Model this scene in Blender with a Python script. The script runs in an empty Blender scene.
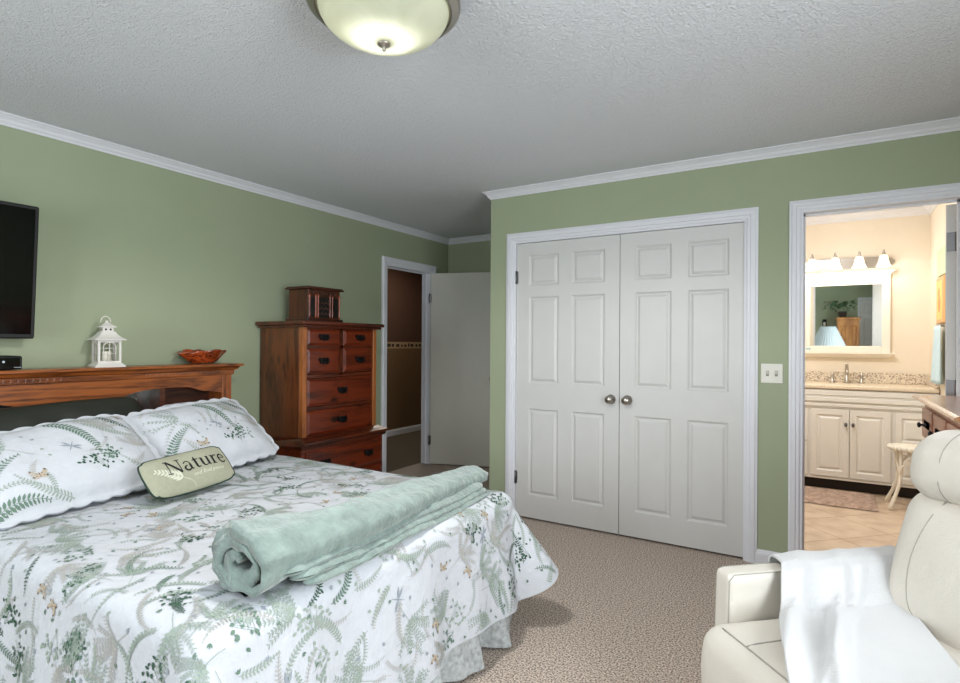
import bpy, math, random
from mathutils import Vector, Matrix, noise
PI = math.pi
random.seed(7)
S = bpy.context.scene
C = S.collection

# ------------------------------------------------------------ camera
cam = bpy.data.cameras.new('camera'); camo = bpy.data.objects.new('camera', cam); C.objects.link(camo)
yaw, pit, rol = math.radians(31.4448), math.radians(-0.1632), math.radians(0.3495)
fw = Vector((-math.sin(yaw)*math.cos(pit), math.cos(yaw)*math.cos(pit), -math.sin(pit)))
rt = Vector((math.cos(yaw), math.sin(yaw), 0)); up = rt.cross(fw)
r2 = rt*math.cos(rol)+up*math.sin(rol); u2 = -rt*math.sin(rol)+up*math.cos(rol)
M = Matrix((r2, u2, -fw)).transposed().to_4x4(); M.translation = Vector((3.5644, -0.2193, 1.2912))
camo.matrix_world = M
cam.sensor_width = 36; cam.lens = 560.06/960*36; cam.clip_start = 0.05
S.camera = camo
# ------------------------------------------------------------ world, lights, exposure
w = bpy.data.worlds.new('world'); S.world = w; w.use_nodes = True
w.node_tree.nodes['Background'].inputs[0].default_value = (.80, .90, 1, 1)
w.node_tree.nodes['Background'].inputs[1].default_value = 1.0
S.view_settings.view_transform = 'Standard'; S.view_settings.look = 'None'
S.view_settings.gamma = 1; S.view_settings.use_curve_mapping = False
S.view_settings.exposure = 0.2
S.cycles.max_bounces = 8; S.cycles.diffuse_bounces = 6; S.cycles.caustics_reflective = False; S.cycles.caustics_refractive = False
S.cycles.sample_clamp_indirect = 4.0

def area(name, loc, target, sx, sy, power, col):
    l = bpy.data.lights.new(name, 'AREA'); l.shape = 'RECTANGLE'; l.size = sx; l.size_y = sy
    l.energy = power; l.color = col
    o = bpy.data.objects.new(name, l); C.objects.link(o); o.location = loc
    o.rotation_euler = (Vector(target)-Vector(loc)).to_track_quat('-Z', 'Y').to_euler()
    return o
def point(name, loc, power, col, r=.03):
    l = bpy.data.lights.new(name, 'POINT'); l.energy = power; l.color = col; l.shadow_soft_size = r
    o = bpy.data.objects.new(name, l); C.objects.link(o); o.location = loc
    return o
DAY = (.88, .94, 1.0)
area('daylight_rear', (1.7, -2.34, 1.45), (1.7, 2, 1.0), 1.7, 1.3, 58, DAY)
area('daylight_right', (4.99, 0.35, 1.45), (0, 0.6, 1.2), 1.5, 1.3, 84, DAY)
area('bathroom_fill', (3.38, 4.65, 2.5), (3.7, 4.9, 0), .5, .5, 23, (.95, .97, 1))  # added fill to whiten and brighten the vanity
area('hall_fill', (-.8, 5.6, 2.4), (-.8, 5.6, 0), .3, .3, 8, (1, .9, .75))  # invented fill that lifts the dim hall, there is no fixture for it

# ------------------------------------------------------------ materials
MATS = {}
def nt(name):
    m = bpy.data.materials.new(name); m.use_nodes = True
    return m, m.node_tree, m.node_tree.nodes['Principled BSDF']
def srgb(r, g, b):
    f = lambda c: (c/255/12.92) if c/255 <= .04045 else ((c/255+.055)/1.055)**2.4
    return (f(r), f(g), f(b), 1)
def mat(name, col, rough=.6, metal=0, bump=0, bscale=60, var=0, vscale=8, sheen=0, emit=0, ecol=None, coat=0):
    if name in MATS: return MATS[name]
    m, t, p = nt(name); MATS[name] = m
    c = srgb(*col)
    p.inputs['Base Color'].default_value = c; p.inputs['Roughness'].default_value = rough; p.inputs['Metallic'].default_value = metal
    tc = t.nodes.new('ShaderNodeTexCoord')
    n = t.nodes.new('ShaderNodeTexNoise'); n.inputs['Scale'].default_value = vscale; n.inputs['Detail'].default_value = 4
    t.links.new(tc.outputs['Object'], n.inputs['Vector'])
    r = t.nodes.new('ShaderNodeValToRGB')
    v = max(var, .015)
    r.color_ramp.elements[0].position = .3; r.color_ramp.elements[1].position = .7
    r.color_ramp.elements[0].color = tuple(x*(1-v) for x in c[:3])+(1,)
    r.color_ramp.elements[1].color = tuple(min(1, x*(1+v)) for x in c[:3])+(1,)
    t.links.new(n.outputs['Fac'], r.inputs['Fac']); t.links.new(r.outputs['Color'], p.inputs['Base Color'])
    if bump:
        n2 = t.nodes.new('ShaderNodeTexNoise'); n2.inputs['Scale'].default_value = bscale; n2.inputs['Detail'].default_value = 5
        t.links.new(tc.outputs['Object'], n2.inputs['Vector'])
        b = t.nodes.new('ShaderNodeBump'); b.inputs['Strength'].default_value = bump; b.inputs['Distance'].default_value = .01
        t.links.new(n2.outputs['Fac'], b.inputs['Height']); t.links.new(b.outputs['Normal'], p.inputs['Normal'])
    if sheen: p.inputs['Sheen Weight'].default_value = sheen
    if coat: p.inputs['Coat Weight'].default_value = coat
    if emit:
        p.inputs['Emission Color'].default_value = srgb(*(ecol or col)); p.inputs['Emission Strength'].default_value = emit
    return m
def wood(name, dark, light, axis=1, rough=.35, ring=7, coat=.3, knots=True):
    if name in MATS: return MATS[name]
    m, t, p = nt(name); MATS[name] = m
    tc = t.nodes.new('ShaderNodeTexCoord'); mp = t.nodes.new('ShaderNodeMapping')
    sc = [1, 1, 1]; sc[axis] = .12
    mp.inputs['Scale'].default_value = sc
    t.links.new(tc.outputs['Object'], mp.inputs['Vector'])
    n1 = t.nodes.new('ShaderNodeTexNoise'); n1.inputs['Scale'].default_value = 5; n1.inputs['Detail'].default_value = 3; n1.inputs['Distortion'].default_value = .6
    t.links.new(mp.outputs[0], n1.inputs['Vector'])
    mu = t.nodes.new('ShaderNodeMath'); mu.operation = 'MULTIPLY'; mu.inputs[1].default_value = ring
    t.links.new(n1.outputs['Fac'], mu.inputs[0])
    fr = t.nodes.new('ShaderNodeMath'); fr.operation = 'PINGPONG'; fr.inputs[1].default_value = .5
    t.links.new(mu.outputs[0], fr.inputs[0])
    n2 = t.nodes.new('ShaderNodeTexNoise'); n2.inputs['Scale'].default_value = 90; n2.inputs['Detail'].default_value = 6
    t.links.new(mp.outputs[0], n2.inputs['Vector'])
    ad = t.nodes.new('ShaderNodeMath'); ad.operation = 'MULTIPLY_ADD'; ad.inputs[1].default_value = .9
    t.links.new(n2.outputs['Fac'], ad.inputs[0]); t.links.new(fr.outputs[0], ad.inputs[2])
    r = t.nodes.new('ShaderNodeValToRGB')
    r.color_ramp.elements[0].position = .3; r.color_ramp.elements[0].color = srgb(*dark)
    r.color_ramp.elements[1].position = .85; r.color_ramp.elements[1].color = srgb(*light)
    t.links.new(ad.outputs[0], r.inputs['Fac'])
    last = r.outputs['Color']
    if knots:
        mk = t.nodes.new('ShaderNodeMapping'); s2 = [1, 1, 1]; s2[axis] = .55; mk.inputs['Scale'].default_value = s2
        t.links.new(tc.outputs['Object'], mk.inputs['Vector'])
        vo = t.nodes.new('ShaderNodeTexVoronoi'); vo.inputs['Scale'].default_value = 6.5
        t.links.new(mk.outputs[0], vo.inputs['Vector'])
        r3 = t.nodes.new('ShaderNodeValToRGB'); r3.color_ramp.elements[0].position = .10; r3.color_ramp.elements[0].color = (.12, .10, .10, 1)
        r3.color_ramp.elements[1].position = .20; r3.color_ramp.elements[1].color = (1, 1, 1, 1)
        t.links.new(vo.outputs['Distance'], r3.inputs['Fac'])
        mx = t.nodes.new('ShaderNodeMix'); mx.data_type = 'RGBA'; mx.blend_type = 'MULTIPLY'; mx.inputs['Factor'].default_value = 1
        t.links.new(last, mx.inputs['A']); t.links.new(r3.outputs['Color'], mx.inputs['B']); last = mx.outputs['Result']
    t.links.new(last, p.inputs['Base Color'])
    b = t.nodes.new('ShaderNodeBump'); b.inputs['Strength'].default_value = .12; b.inputs['Distance'].default_value = .004
    t.links.new(ad.outputs[0], b.inputs['Height']); t.links.new(b.outputs['Normal'], p.inputs['Normal'])
    p.inputs['Roughness'].default_value = rough; p.inputs['Coat Weight'].default_value = coat; p.inputs['Coat Roughness'].default_value = .25
    return m

m_green = mat('green_wall_paint', (157, 166, 137), .75, bump=.08, bscale=120, var=.02, vscale=3)
m_trim = mat('white_trim_paint', (222, 223, 228), .4)
m_door = mat('white_door_paint', (208, 207, 204), .42)
m_alcdoor = mat('cream_door_paint', (200, 197, 186), .5)
m_cream = mat('cream_wall_paint', (232, 221, 203), .8, bump=.05, bscale=100)
m_brown = mat('brown_hall_paint', (78, 52, 38), .85)
m_tan = mat('tan_hall_paint', (110, 84, 54), .85)
m_nickel = mat('brushed_nickel', (178, 172, 164), .28, 1)
m_hinge = mat('dull_hinge_steel', (120, 118, 118), .4, 1)
m_black = mat('black_iron', (26, 26, 28), .4, .6)
m_oak = wood('red_oak', (66, 28, 8), (150, 82, 34), 1, .35, 9, .3, False)
m_oakdark = wood('red_oak_back', (44, 20, 10), (84, 42, 22), 1, .5, 9, .1, False)
m_pine = wood('pine_upright', (44, 20, 8), (104, 54, 24), 2, .35, 5)
m_pined = wood('pine_drawer_front', (54, 16, 7), (108, 40, 16), 1, .3, 5)
m_pinedk = wood('pine_dark_moulding', (40, 15, 8), (92, 38, 18), 1, .3, 4, knots=False)
m_cherry = wood('cherry_top', (132, 88, 62), (182, 134, 100), 1, .25, 4, .5, False)
m_orange = wood('orange_pine', (150, 92, 44), (206, 146, 84), 2, .4, 5, .2, False)

def ceiling_mat():
    m, t, p = nt('ceiling_stipple'); tc = t.nodes.new('ShaderNodeTexCoord')
    p.inputs['Base Color'].default_value = srgb(222, 225, 230); p.inputs['Roughness'].default_value = .9
    n = t.nodes.new('ShaderNodeTexNoise'); n.inputs['Scale'].default_value = 72; n.inputs['Detail'].default_value = 3; n.inputs['Distortion'].default_value = 1.2
    t.links.new(tc.outputs['Object'], n.inputs['Vector'])
    b = t.nodes.new('ShaderNodeBump'); b.inputs['Strength'].default_value = .9; b.inputs['Distance'].default_value = .012
    t.links.new(n.outputs['Fac'], b.inputs['Height']); t.links.new(b.outputs['Normal'], p.inputs['Normal'])
    return m
m_ceil = ceiling_mat()
def carpet_mat():
    m, t, p = nt('carpet_loop'); tc = t.nodes.new('ShaderNodeTexCoord')
    n = t.nodes.new('ShaderNodeTexNoise'); n.inputs['Scale'].default_value = 135; n.inputs['Detail'].default_value = 2
    t.links.new(tc.outputs['Object'], n.inputs['Vector'])
    r = t.nodes.new('ShaderNodeValToRGB'); e = r.color_ramp.elements
    e[0].position = .38; e[0].color = srgb(112, 100, 92); e[1].position = .52; e[1].color = srgb(194, 178, 164)
    x = e.new(.68); x.color = srgb(230, 214, 198)
    t.links.new(n.outputs['Fac'], r.inputs['Fac']); t.links.new(r.outputs['Color'], p.inputs['Base Color'])
    n2 = t.nodes.new('ShaderNodeTexNoise'); n2.inputs['Scale'].default_value = 150
    t.links.new(tc.outputs['Object'], n2.inputs['Vector'])
    b = t.nodes.new('ShaderNodeBump'); b.inputs['Strength'].default_value = .6; b.inputs['Distance'].default_value = .01
    t.links.new(n2.outputs['Fac'], b.inputs['Height']); t.links.new(b.outputs['Normal'], p.inputs['Normal'])
    p.inputs['Roughness'].default_value = .95
    return m
m_carpet = carpet_mat()
def tile_mat():
    m, t, p = nt('floor_tile'); tc = t.nodes.new('ShaderNodeTexCoord'); mp = t.nodes.new('ShaderNodeMapping')
    mp.inputs['Rotation'].default_value = (0, 0, math.radians(45)); t.links.new(tc.outputs['Object'], mp.inputs['Vector'])
    br = t.nodes.new('ShaderNodeTexBrick'); br.offset = 0; br.inputs['Scale'].default_value = 1
    br.inputs['Brick Width'].default_value = .4; br.inputs['Row Height'].default_value = .4; br.inputs['Mortar Size'].default_value = .004
    br.inputs['Color1'].default_value = srgb(218, 196, 172); br.inputs['Color2'].default_value = srgb(210, 188, 164); br.inputs['Mortar'].default_value = srgb(178, 154, 130)
    t.links.new(mp.outputs[0], br.inputs['Vector'])
    n = t.nodes.new('ShaderNodeTexNoise'); n.inputs['Scale'].default_value = 7; n.inputs['Detail'].default_value = 5; t.links.new(tc.outputs['Object'], n.inputs['Vector'])
    r = t.nodes.new('ShaderNodeValToRGB'); r.color_ramp.elements[0].color = (.78, .76, .74, 1); r.color_ramp.elements[1].color = (1, 1, 1, 1)
    r.color_ramp.elements[0].position = .3; r.color_ramp.elements[1].position = .6
    t.links.new(n.outputs['Fac'], r.inputs['Fac'])
    mx = t.nodes.new('ShaderNodeMix'); mx.data_type = 'RGBA'; mx.blend_type = 'MULTIPLY'; mx.inputs['Factor'].default_value = 1
    t.links.new(br.outputs['Color'], mx.inputs['A']); t.links.new(r.outputs['Color'], mx.inputs['B']); t.links.new(mx.outputs['Result'], p.inputs['Base Color'])
    p.inputs['Roughness'].default_value = .22
    return m
m_tile = tile_mat()
def granite_mat():
    m, t, p = nt('speckled_granite'); tc = t.nodes.new('ShaderNodeTexCoord')
    n = t.nodes.new('ShaderNodeTexNoise'); n.inputs['Scale'].default_value = 75; n.inputs['Detail'].default_value = 3; t.links.new(tc.outputs['Object'], n.inputs['Vector'])
    r = t.nodes.new('ShaderNodeValToRGB'); e = r.color_ramp.elements
    e[0].position = .38; e[0].color = srgb(158, 140, 122); e[1].position = .5; e[1].color = srgb(214, 202, 184); x = e.new(.62); x.color = srgb(228, 216, 196)
    t.links.new(n.outputs['Fac'], r.inputs['Fac']); t.links.new(r.outputs['Color'], p.inputs['Base Color']); p.inputs['Roughness'].default_value = .25
    return m
m_granite = granite_mat()

# ------------------------------------------------------------ mesh builder
class MB:
    def __init__(s): s.v = []; s.f = []; s.m = []; s.sm = []
    def add(s, vs, fs, mi=0, smooth=False, T=None):
        o = len(s.v)
        s.v += [tuple(T @ Vector(v)) if T else tuple(v) for v in vs]
        for f in fs: s.f.append([o+i for i in f]); s.m.append(mi); s.sm.append(smooth)
        return s
    def box(s, lo, hi, mi=0, T=None, bev=0):
        x0, y0, z0 = lo; x1, y1, z1 = hi
        if bev <= 0:
            v = [(x0,y0,z0),(x1,y0,z0),(x1,y1,z0),(x0,y1,z0),(x0,y0,z1),(x1,y0,z1),(x1,y1,z1),(x0,y1,z1)]
            return s.add(v, [(0,3,2,1),(4,5,6,7),(0,1,5,4),(1,2,6,5),(2,3,7,6),(3,0,4,7)], mi, False, T)
        b = min(bev, (x1-x0)*.45, (y1-y0)*.45, (z1-z0)*.45)
        import itertools
        v = []; idx = {}
        for cx, cy, cz in itertools.product((0,1),(0,1),(0,1)):
            X = (x0, x1)[cx]; Y = (y0, y1)[cy]; Z = (z0, z1)[cz]
            dx = b*(1-2*cx); dy = b*(1-2*cy); dz = b*(1-2*cz)
            idx[cx,cy,cz] = (len(v), len(v)+1, len(v)+2)
            v += [(X, Y+dy, Z+dz), (X+dx, Y, Z+dz), (X+dx, Y+dy, Z)]
        fs = []
        def q(a, par): fs.append(a)
        for a in range(3):
            for c in (0, 1):
                k = []
                for (p_, q_) in ((0,0),(1,0),(1,1),(0,1)):
                    cc = [0,0,0]; cc[a] = c; cc[(a+1)%3] = p_; cc[(a+2)%3] = q_
                    k.append(idx[tuple(cc)][a])
                fs.append(k if c else k[::-1])
        for a in range(3):
            o1, o2 = (a+1)%3, (a+2)%3
            for p_ in (0,1):
                for q_ in (0,1):
                    c0 = [0,0,0]; c0[o1] = p_; c0[o2] = q_; c1 = list(c0); c1[a] = 1
                    i0, i1 = idx[tuple(c0)], idx[tuple(c1)]
                    k = [i0[o1], i1[o1], i1[o2], i0[o2]]
                    fs.append(k if (p_ != q_) else k[::-1])
        for key, i in idx.items():
            fs.append(list(i) if sum(key) % 2 else list(i)[::-1])
        return s.add(v, fs, mi, False, T)
    def lathe(s, prof, n=24, mi=0, T=None, smooth=True, ax=None):
        v = []; f = []
        for (r, z) in prof:
            for k in range(n):
                a = 2*PI*k/n; v.append((r*math.cos(a), r*math.sin(a), z))
        for i in range(len(prof)-1):
            for k in range(n):
                a = i*n+k; b = i*n+(k+1) % n
                f.append((a, b, b+n, a+n))
        f.append(tuple(range(n))[::-1]); f.append(tuple((len(prof)-1)*n+k for k in range(n)))
        return s.add(v, f, mi, smooth, T)
    def tube(s, pts, r, n=8, mi=0, T=None, closed=False):
        pts = [Vector(p) for p in pts]; N = len(pts); v = []; f = []
        rr = r if isinstance(r, (list, tuple)) else [r]*N
        ref = Vector((0.137, 0.21, 1)).normalized(); last = None
        for i, p in enumerate(pts):
            a = pts[(i-1) % N] if (closed or i) else p; b = pts[(i+1) % N] if (closed or i < N-1) else p
            d = (b-a).normalized()
            if last is None: u = d.cross(ref); u = u if u.length > .05 else d.cross(Vector((1,0,0)))
            else: u = last - d*last.dot(d)
            u.normalize(); last = u; w_ = d.cross(u)
            for k in range(n):
                t = 2*PI*k/n; v.append(tuple(p+(u*math.cos(t)+w_*math.sin(t))*rr[i]))
        for i in range(N if closed else N-1):
            for k in range(n):
                a = i*n+k; b = i*n+(k+1) % n; j = ((i+1) % N)*n
                f.append((a, b, j+(k+1) % n, j+k))
        if not closed:
            f.append(tuple(range(n))[::-1]); f.append(tuple((N-1)*n+k for k in range(n)))
        return s.add(v, f, mi, True, T)
    def prism(s, poly, A, B, ax2=None, mi=0, T=None, smooth=False):
        # poly: list of 3D offsets in plane; extrude from point A to B
        A = Vector(A); B = Vector(B); n = len(poly)
        v = [A+Vector(p) for p in poly]+[B+Vector(p) for p in poly]
        f = [(i, (i+1) % n, n+(i+1) % n, n+i) for i in range(n)]
        f.append(tuple(range(n))[::-1]); f.append(tuple(range(n, 2*n)))
        return s.add(v, f, mi, smooth, T)
    def grid(s, fn, nu, nv, mi=0, closed_u=False, smooth=True, T=None):
        v = [fn(i/nu, j/nv) for j in range(nv+1) for i in range(nu+(0 if closed_u else 1))]
        W = nu if closed_u else nu+1; f = []
        for j in range(nv):
            for i in range(nu):
                a = j*W+i; b = j*W+(i+1) % W
                f.append((a, b, b+W, a+W))
        return s.add(v, f, mi, smooth, T)
    def sphere(s, c, r, n=16, mi=0, T=None, sc=(1,1,1)):
        c = Vector(c)
        pr = [(max(1e-4, math.sin(PI*k/(n//2))), -math.cos(PI*k/(n//2))) for k in range(n//2+1)]
        TT = Matrix.Translation(c) @ Matrix.Diagonal((r*sc[0], r*sc[1], r*sc[2], 1))
        return s.lathe(pr, n, mi, (T @ TT) if T else TT)
    def build(s, name, mats, parent=None, fix=True, mod=None):
        me = bpy.data.meshes.new(name); me.from_pydata(s.v, [], s.f)
        for m_ in (mats if isinstance(mats, (list, tuple)) else [mats]): me.materials.append(m_)
        me.polygons.foreach_set('material_index', s.m); me.polygons.foreach_set('use_smooth', s.sm)
        if fix:
            import bmesh
            bm = bmesh.new(); bm.from_mesh(me); bmesh.ops.recalc_face_normals(bm, faces=bm.faces); bm.to_mesh(me); bm.free()
        o = bpy.data.objects.new(name, me); C.objects.link(o)
        if parent is not None:
            o.parent = parent
            o.matrix_parent_inverse = Matrix.Identity(4)
        return o
def empty(name, loc=(0,0,0), rz=0, label=None, cat=None, group=None):
    o = bpy.data.objects.new(name, None); C.objects.link(o); o.location = loc; o.rotation_euler = (0,0,rz); o.empty_display_size = .05
    tag(o, label, cat, group); return o
def tag(o, label=None, cat=None, group=None, kind=None):
    if label: o['label'] = label
    if cat: o['category'] = cat
    if group: o['group'] = group
    if kind: o['kind'] = kind
    return o
def struct(name, mb, mats, label=None, parent=None):
    o = mb.build(name, mats, parent)
    if parent is None: o['kind'] = 'structure'
    if label: o['label'] = label
    return o
RX = lambda a: Matrix.Rotation(a, 4, 'X')
RY = lambda a: Matrix.Rotation(a, 4, 'Y')
RZ = lambda a: Matrix.Rotation(a, 4, 'Z')
TR = lambda *a: Matrix.Translation(Vector(a))

# ------------------------------------------------------------ shell
HT = 2.62
CW = 3.47
struct('wall_left', MB().box((-.12,-2.3,0),(0,3.89,HT)).box((-.12,4.61,0),(0,5.04,HT)).box((-.12,3.89,2.045),(0,4.61,HT)), m_green, 'sage green wall behind the bed and tall chest')
struct('wall_alcove', MB().box((0,4.92,0),(3.0,5.04,HT)), m_green, 'dark green wall at the back of the entry alcove')
struct('wall_closet_side', MB().box((1.40,3.59,0),(1.50,4.92,HT)), m_green)
mb = MB().box((1.40,CW,0),(1.605,3.59,HT)).box((1.605,CW,2.05),(3.177,3.59,HT)).box((3.177,CW,0),(3.455,3.59,HT)).box((3.455,CW,2.06),(4.18,3.59,HT)).box((4.18,CW,0),(5.0,3.59,HT))
struct('wall_closet', mb, m_green, 'sage green wall around the closet doors and bathroom doorway')
struct('wall_rear', MB().box((0,-2.3,0),(.85,-2.2,HT)).box((.85,-2.3,0),(2.55,-2.2,.8)).box((.85,-2.3,2.1),(2.55,-2.2,HT)).box((2.55,-2.3,0),(4.97,-2.2,HT)), m_green)
struct('wall_right', MB().box((4.85,-2.2,0),(4.97,-.4,HT)).box((4.85,-.4,0),(4.97,1.1,.8)).box((4.85,-.4,2.1),(4.97,1.1,HT)).box((4.85,1.1,0),(4.97,CW,HT)), m_green)
struct('ceiling', MB().box((-.12,-2.3,2.44),(4.97,CW,2.5)).box((0,CW,2.44),(1.4,4.92,2.5)), m_ceil, 'white stippled ceiling')
struct('floor', MB().box((-.12,-2.3,-.1),(4.97,3.53,0)).box((-.12,3.53,-.1),(3.0,5.04,0)), m_carpet, 'beige flecked loop carpet')
# bathroom
struct('floor_bathroom', MB().box((3.0,3.53,-.1),(4.6,6.3,-.002)), m_tile, 'beige diagonal floor tiles of the bathroom')
struct('wall_bathroom_back', MB().box((3.0,6.2,0),(4.5,6.3,HT)), m_cream, 'cream wall behind the vanity')
struct('wall_bathroom_right', MB().box((4.39,3.59,0),(4.5,6.2,HT)), m_cream, 'cream bathroom wall on the right')
struct('wall_bathroom_left', MB().box((2.95,3.59,0),(3.05,6.2,HT)), m_cream)
struct('wall_bathroom_front', MB().box((3.05,3.59,2.06),(4.39,3.6,HT)).box((3.05,3.59,0),(3.455,3.6,2.06)).box((4.18,3.59,0),(4.39,3.6,2.06)), m_cream)
struct('ceiling_bathroom', MB().box((2.95,3.6,2.545),(4.5,6.3,2.61)), m_trim)
# hall beyond the bedroom door
mb = MB().box((-1.62,2.6,1.30),(-1.52,8.0,HT), 0).box((-1.62,2.6,0),(-1.52,8.0,1.21), 1).box((-1.62,2.6,1.21),(-1.52,8.0,1.30), 2)
y = 4.3
while y < 7.0:
    w_ = random.choice((.035,.05,.07)); mb.box((-1.522,y,1.232),(-1.519,y+w_,1.232+random.uniform(.03,.05)), 3); y += w_+random.uniform(.02,.05)
struct('wall_hall', mb, [m_brown, m_tan, mat('border_paper', (164,140,108), .8), mat('border_print', (52,36,30), .8)], 'brown hallway wall with a patterned paper border')
struct('wall_hall_end', MB().box((-1.62,8.0,0),(0,8.1,HT)).box((-1.62,2.5,0),(-.12,2.6,HT)).box((-.12,5.04,0),(0,8.0,HT)), m_tan)
struct('floor_hall', MB().box((-1.62,2.6,-.1),(-.12,8.0,-.001)), mat('hall_carpet', (104,94,78), .95, bump=.5, bscale=140, var=.2, vscale=90))
struct('ceiling_hall', MB().box((-1.62,2.6,2.44),(-.12,8.0,2.5)), m_ceil)
# crown moulding
def crown(name, A, B, n, z, m=m_trim, k=1.0, ext=(0,0)):
    # n: unit vector out of the wall
    A = Vector(A).to_3d(); B = Vector(B).to_3d(); n = Vector(n).to_3d(); d = (B-A).normalized()
    prof = [(0,0),(0,-.055),(.006,-.055),(.010,-.045),(.018,-.038),(.024,-.026),(.036,-.016),(.042,-.010),(.050,-.007),(.050,0)]
    mb = MB(); v = []
    for e, P, s in ((ext[0], A, -1), (ext[1], B, 1)):
        for (o, h) in prof: v.append(P + n*o*k + d*(o*k*e*s) + Vector((0,0,z+h*k)))
    q = len(prof)
    mb.add(v, [(i, i+1, q+i+1, q+i) for i in range(q-1)]+[tuple(range(q))[::-1], tuple(range(q, 2*q)), (0, q-1, 2*q-1, q)])
    struct(name, mb, m)
crown('trim_1', (0,-2.2), (0,4.92), (1,0), 2.44, ext=(-1,-1))
crown('trim_2', (1.40,CW), (4.85,CW), (0,-1), 2.44, ext=(1,-1))
crown('trim_3', (0,4.92), (1.40,4.92), (0,-1), 2.44, ext=(-1,0))
crown('trim_4', (4.85,CW), (4.85,-2.2), (-1,0), 2.44, ext=(-1,-1))
crown('trim_5', (4.85,-2.2), (0,-2.2), (0,1), 2.44, ext=(-1,-1))
crown('trim_6', (3.05,6.2), (4.39,6.2), (0,-1), 2.545, k=1.25, ext=(0,-1))
crown('trim_7', (4.39,6.2), (4.39,3.6), (-1,0), 2.545, k=1.25, ext=(-1,0))
# casings: U shape with stepped profile
def casing(name, T, w, h, cw=.062, t=.018, jamb=.12, m=m_trim, sides=(1,1)):
    """local frame: x along wall from opening left edge 0..w, y out of the wall (towards viewer negative), z up"""
    mb = MB()
    P = [(0,0),(0,-.010),(.006,-.012),(.018,-.012),(.022,-t),(cw-.016,-t),(cw-.010,-t*.7),(cw,-t*.6),(cw,0)]
    q = len(P)
    def leg(sx):
        v = []
        for z, dz in ((0, 0), (h, 1)):
            for (o, y) in P:
                x = (-o if sx < 0 else w+o); v.append((x, y, z + (o if dz else 0)))
        mb.add(v, [(i, (i+1) % q, q+(i+1) % q, q+i) for i in range(q)]+[tuple(range(q)), tuple(range(q, 2*q))], 0, False, T)
    leg(-1); leg(1)
    v = []
    for x, s in ((0, -1), (w, 1)):
        for (o, y) in P: v.append((x+s*o, y, h+o))
    mb.add(v, [(i, (i+1) % q, q+(i+1) % q, q+i) for i in range(q)]+[tuple(range(q)), tuple(range(q, 2*q))], 0, False, T)
    if jamb:
        mb.box((-.002,-.002,0),(.014,jamb,h), 0, T).box((w-.014,-.002,0),(w+.002,jamb,h), 0, T).box((.014,-.002,h-.014),(w-.014,jamb,h+.002), 0, T)
        mb.box((.014,.06,0),(.024,.075,h-.014), 0, T).box((w-.024,.06,0),(w-.014,.075,h-.014), 0, T).box((.014,.06,h-.026),(w-.014,.075,h-.014), 0, T)
    return struct(name, mb, m)
casing('trim_8', TR(1.605,CW,0), 1.572, 2.045)
casing('trim_9', TR(3.455,CW,0), .725, 2.062, cw=.056)
casing('trim_10', TR(0,3.885,0) @ RZ(PI/2), .73, 2.045, cw=.068)
casing('trim_11', TR(4.82,-2.2,0) @ RZ(PI), .57, 2.04, jamb=0, cw=.028)
# baseboards
def base(name, A, B, n):
    A = Vector(A).to_3d(); B = Vector(B).to_3d(); n = Vector(n).to_3d()
    prof = [(0,0),(.013,0),(.013,.06),(.009,.072),(.004,.082),(0,.085)]
    struct(name, MB().prism([n*o+Vector((0,0,h)) for o, h in prof], A, B), m_trim)
base('baseboard_closet', (3.23,CW), (3.397,CW), (0,-1))
base('baseboard_closet_left', (1.40,CW), (1.545,CW), (0,-1))
base('baseboard_closet_right', (4.246,CW), (4.85,CW), (0,-1))
base('baseboard_left', (0,-2.2), (0,3.815), (1,0))
base('baseboard_right', (4.85,-2.2), (4.85,CW), (-1,0))
base('baseboard_rear', (.0,-2.2), (4.22,-2.2), (0,1))
base('baseboard_alcove', (0,4.92), (1.4,4.92), (0,-1))
base('baseboard_bathroom', (4.39,3.6), (4.39,5.68), (-1,0))
base('baseboard_hall', (-1.52,2.6), (-1.52,8.0), (1,0))
# windows behind and beside the camera
def window(name, T, w, z0, z1):
    f = MB()
    for a in ((-.06,-.02,z0-.06,.0,.1,z1+.06),(w,-.02,z0-.06,w+.06,.1,z1+.06),(-.06,-.02,z1,w+.06,.1,z1+.06),(-.08,-.05,z0-.06,w+.08,.1,z0)):
        f.box(a[:3], a[3:], 0, T)
    o = struct(name, f, m_trim)
    g = MB().box((0,.05,(z0+z1)/2-.02),(w,.08,(z0+z1)/2+.02), 0, T).box((w/2-.012,.05,z0),(w/2+.012,.08,z1), 0, T)
    g.build('window_sash', m_trim, o)
window('window_1', TR(2.55,-2.2,0) @ RZ(PI), 1.7, .8, 2.1)
window('window_2', TR(4.85,1.1,0) @ RZ(-PI/2), 1.5, .8, 2.1)

# ------------------------------------------------------------ doors
def raised(mb, x0, x1, z0, z1, y, T, d=.011, mi=0):
    """raised panel in a recess; face at y (front), recess depth d; the viewer is at -y"""
    a = .012; b = .034
    def ring(i0, y0, i1, y1):
        v = [(x0+i0,y0,z0+i0),(x1-i0,y0,z0+i0),(x1-i0,y0,z1-i0),(x0+i0,y0,z1-i0),(x0+i1,y1,z0+i1),(x1-i1,y1,z0+i1),(x1-i1,y1,z1-i1),(x0+i1,y1,z1-i1)]
        mb.add(v, [(0,1,5,4),(1,2,6,5),(2,3,7,6),(3,0,4,7)], mi, False, T)
    ring(0, y, .004, y+.003); ring(.004, y+.003, a, y+d); ring(a, y+d, a+.006, y+d); ring(a+.006, y+d, b, y+.001)
    mb.add([(x0+b,y+.001,z0+b),(x1-b,y+.001,z0+b),(x1-b,y+.001,z1-b),(x0+b,y+.001,z1-b)], [(0,1,2,3)], mi, False, T)
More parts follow.
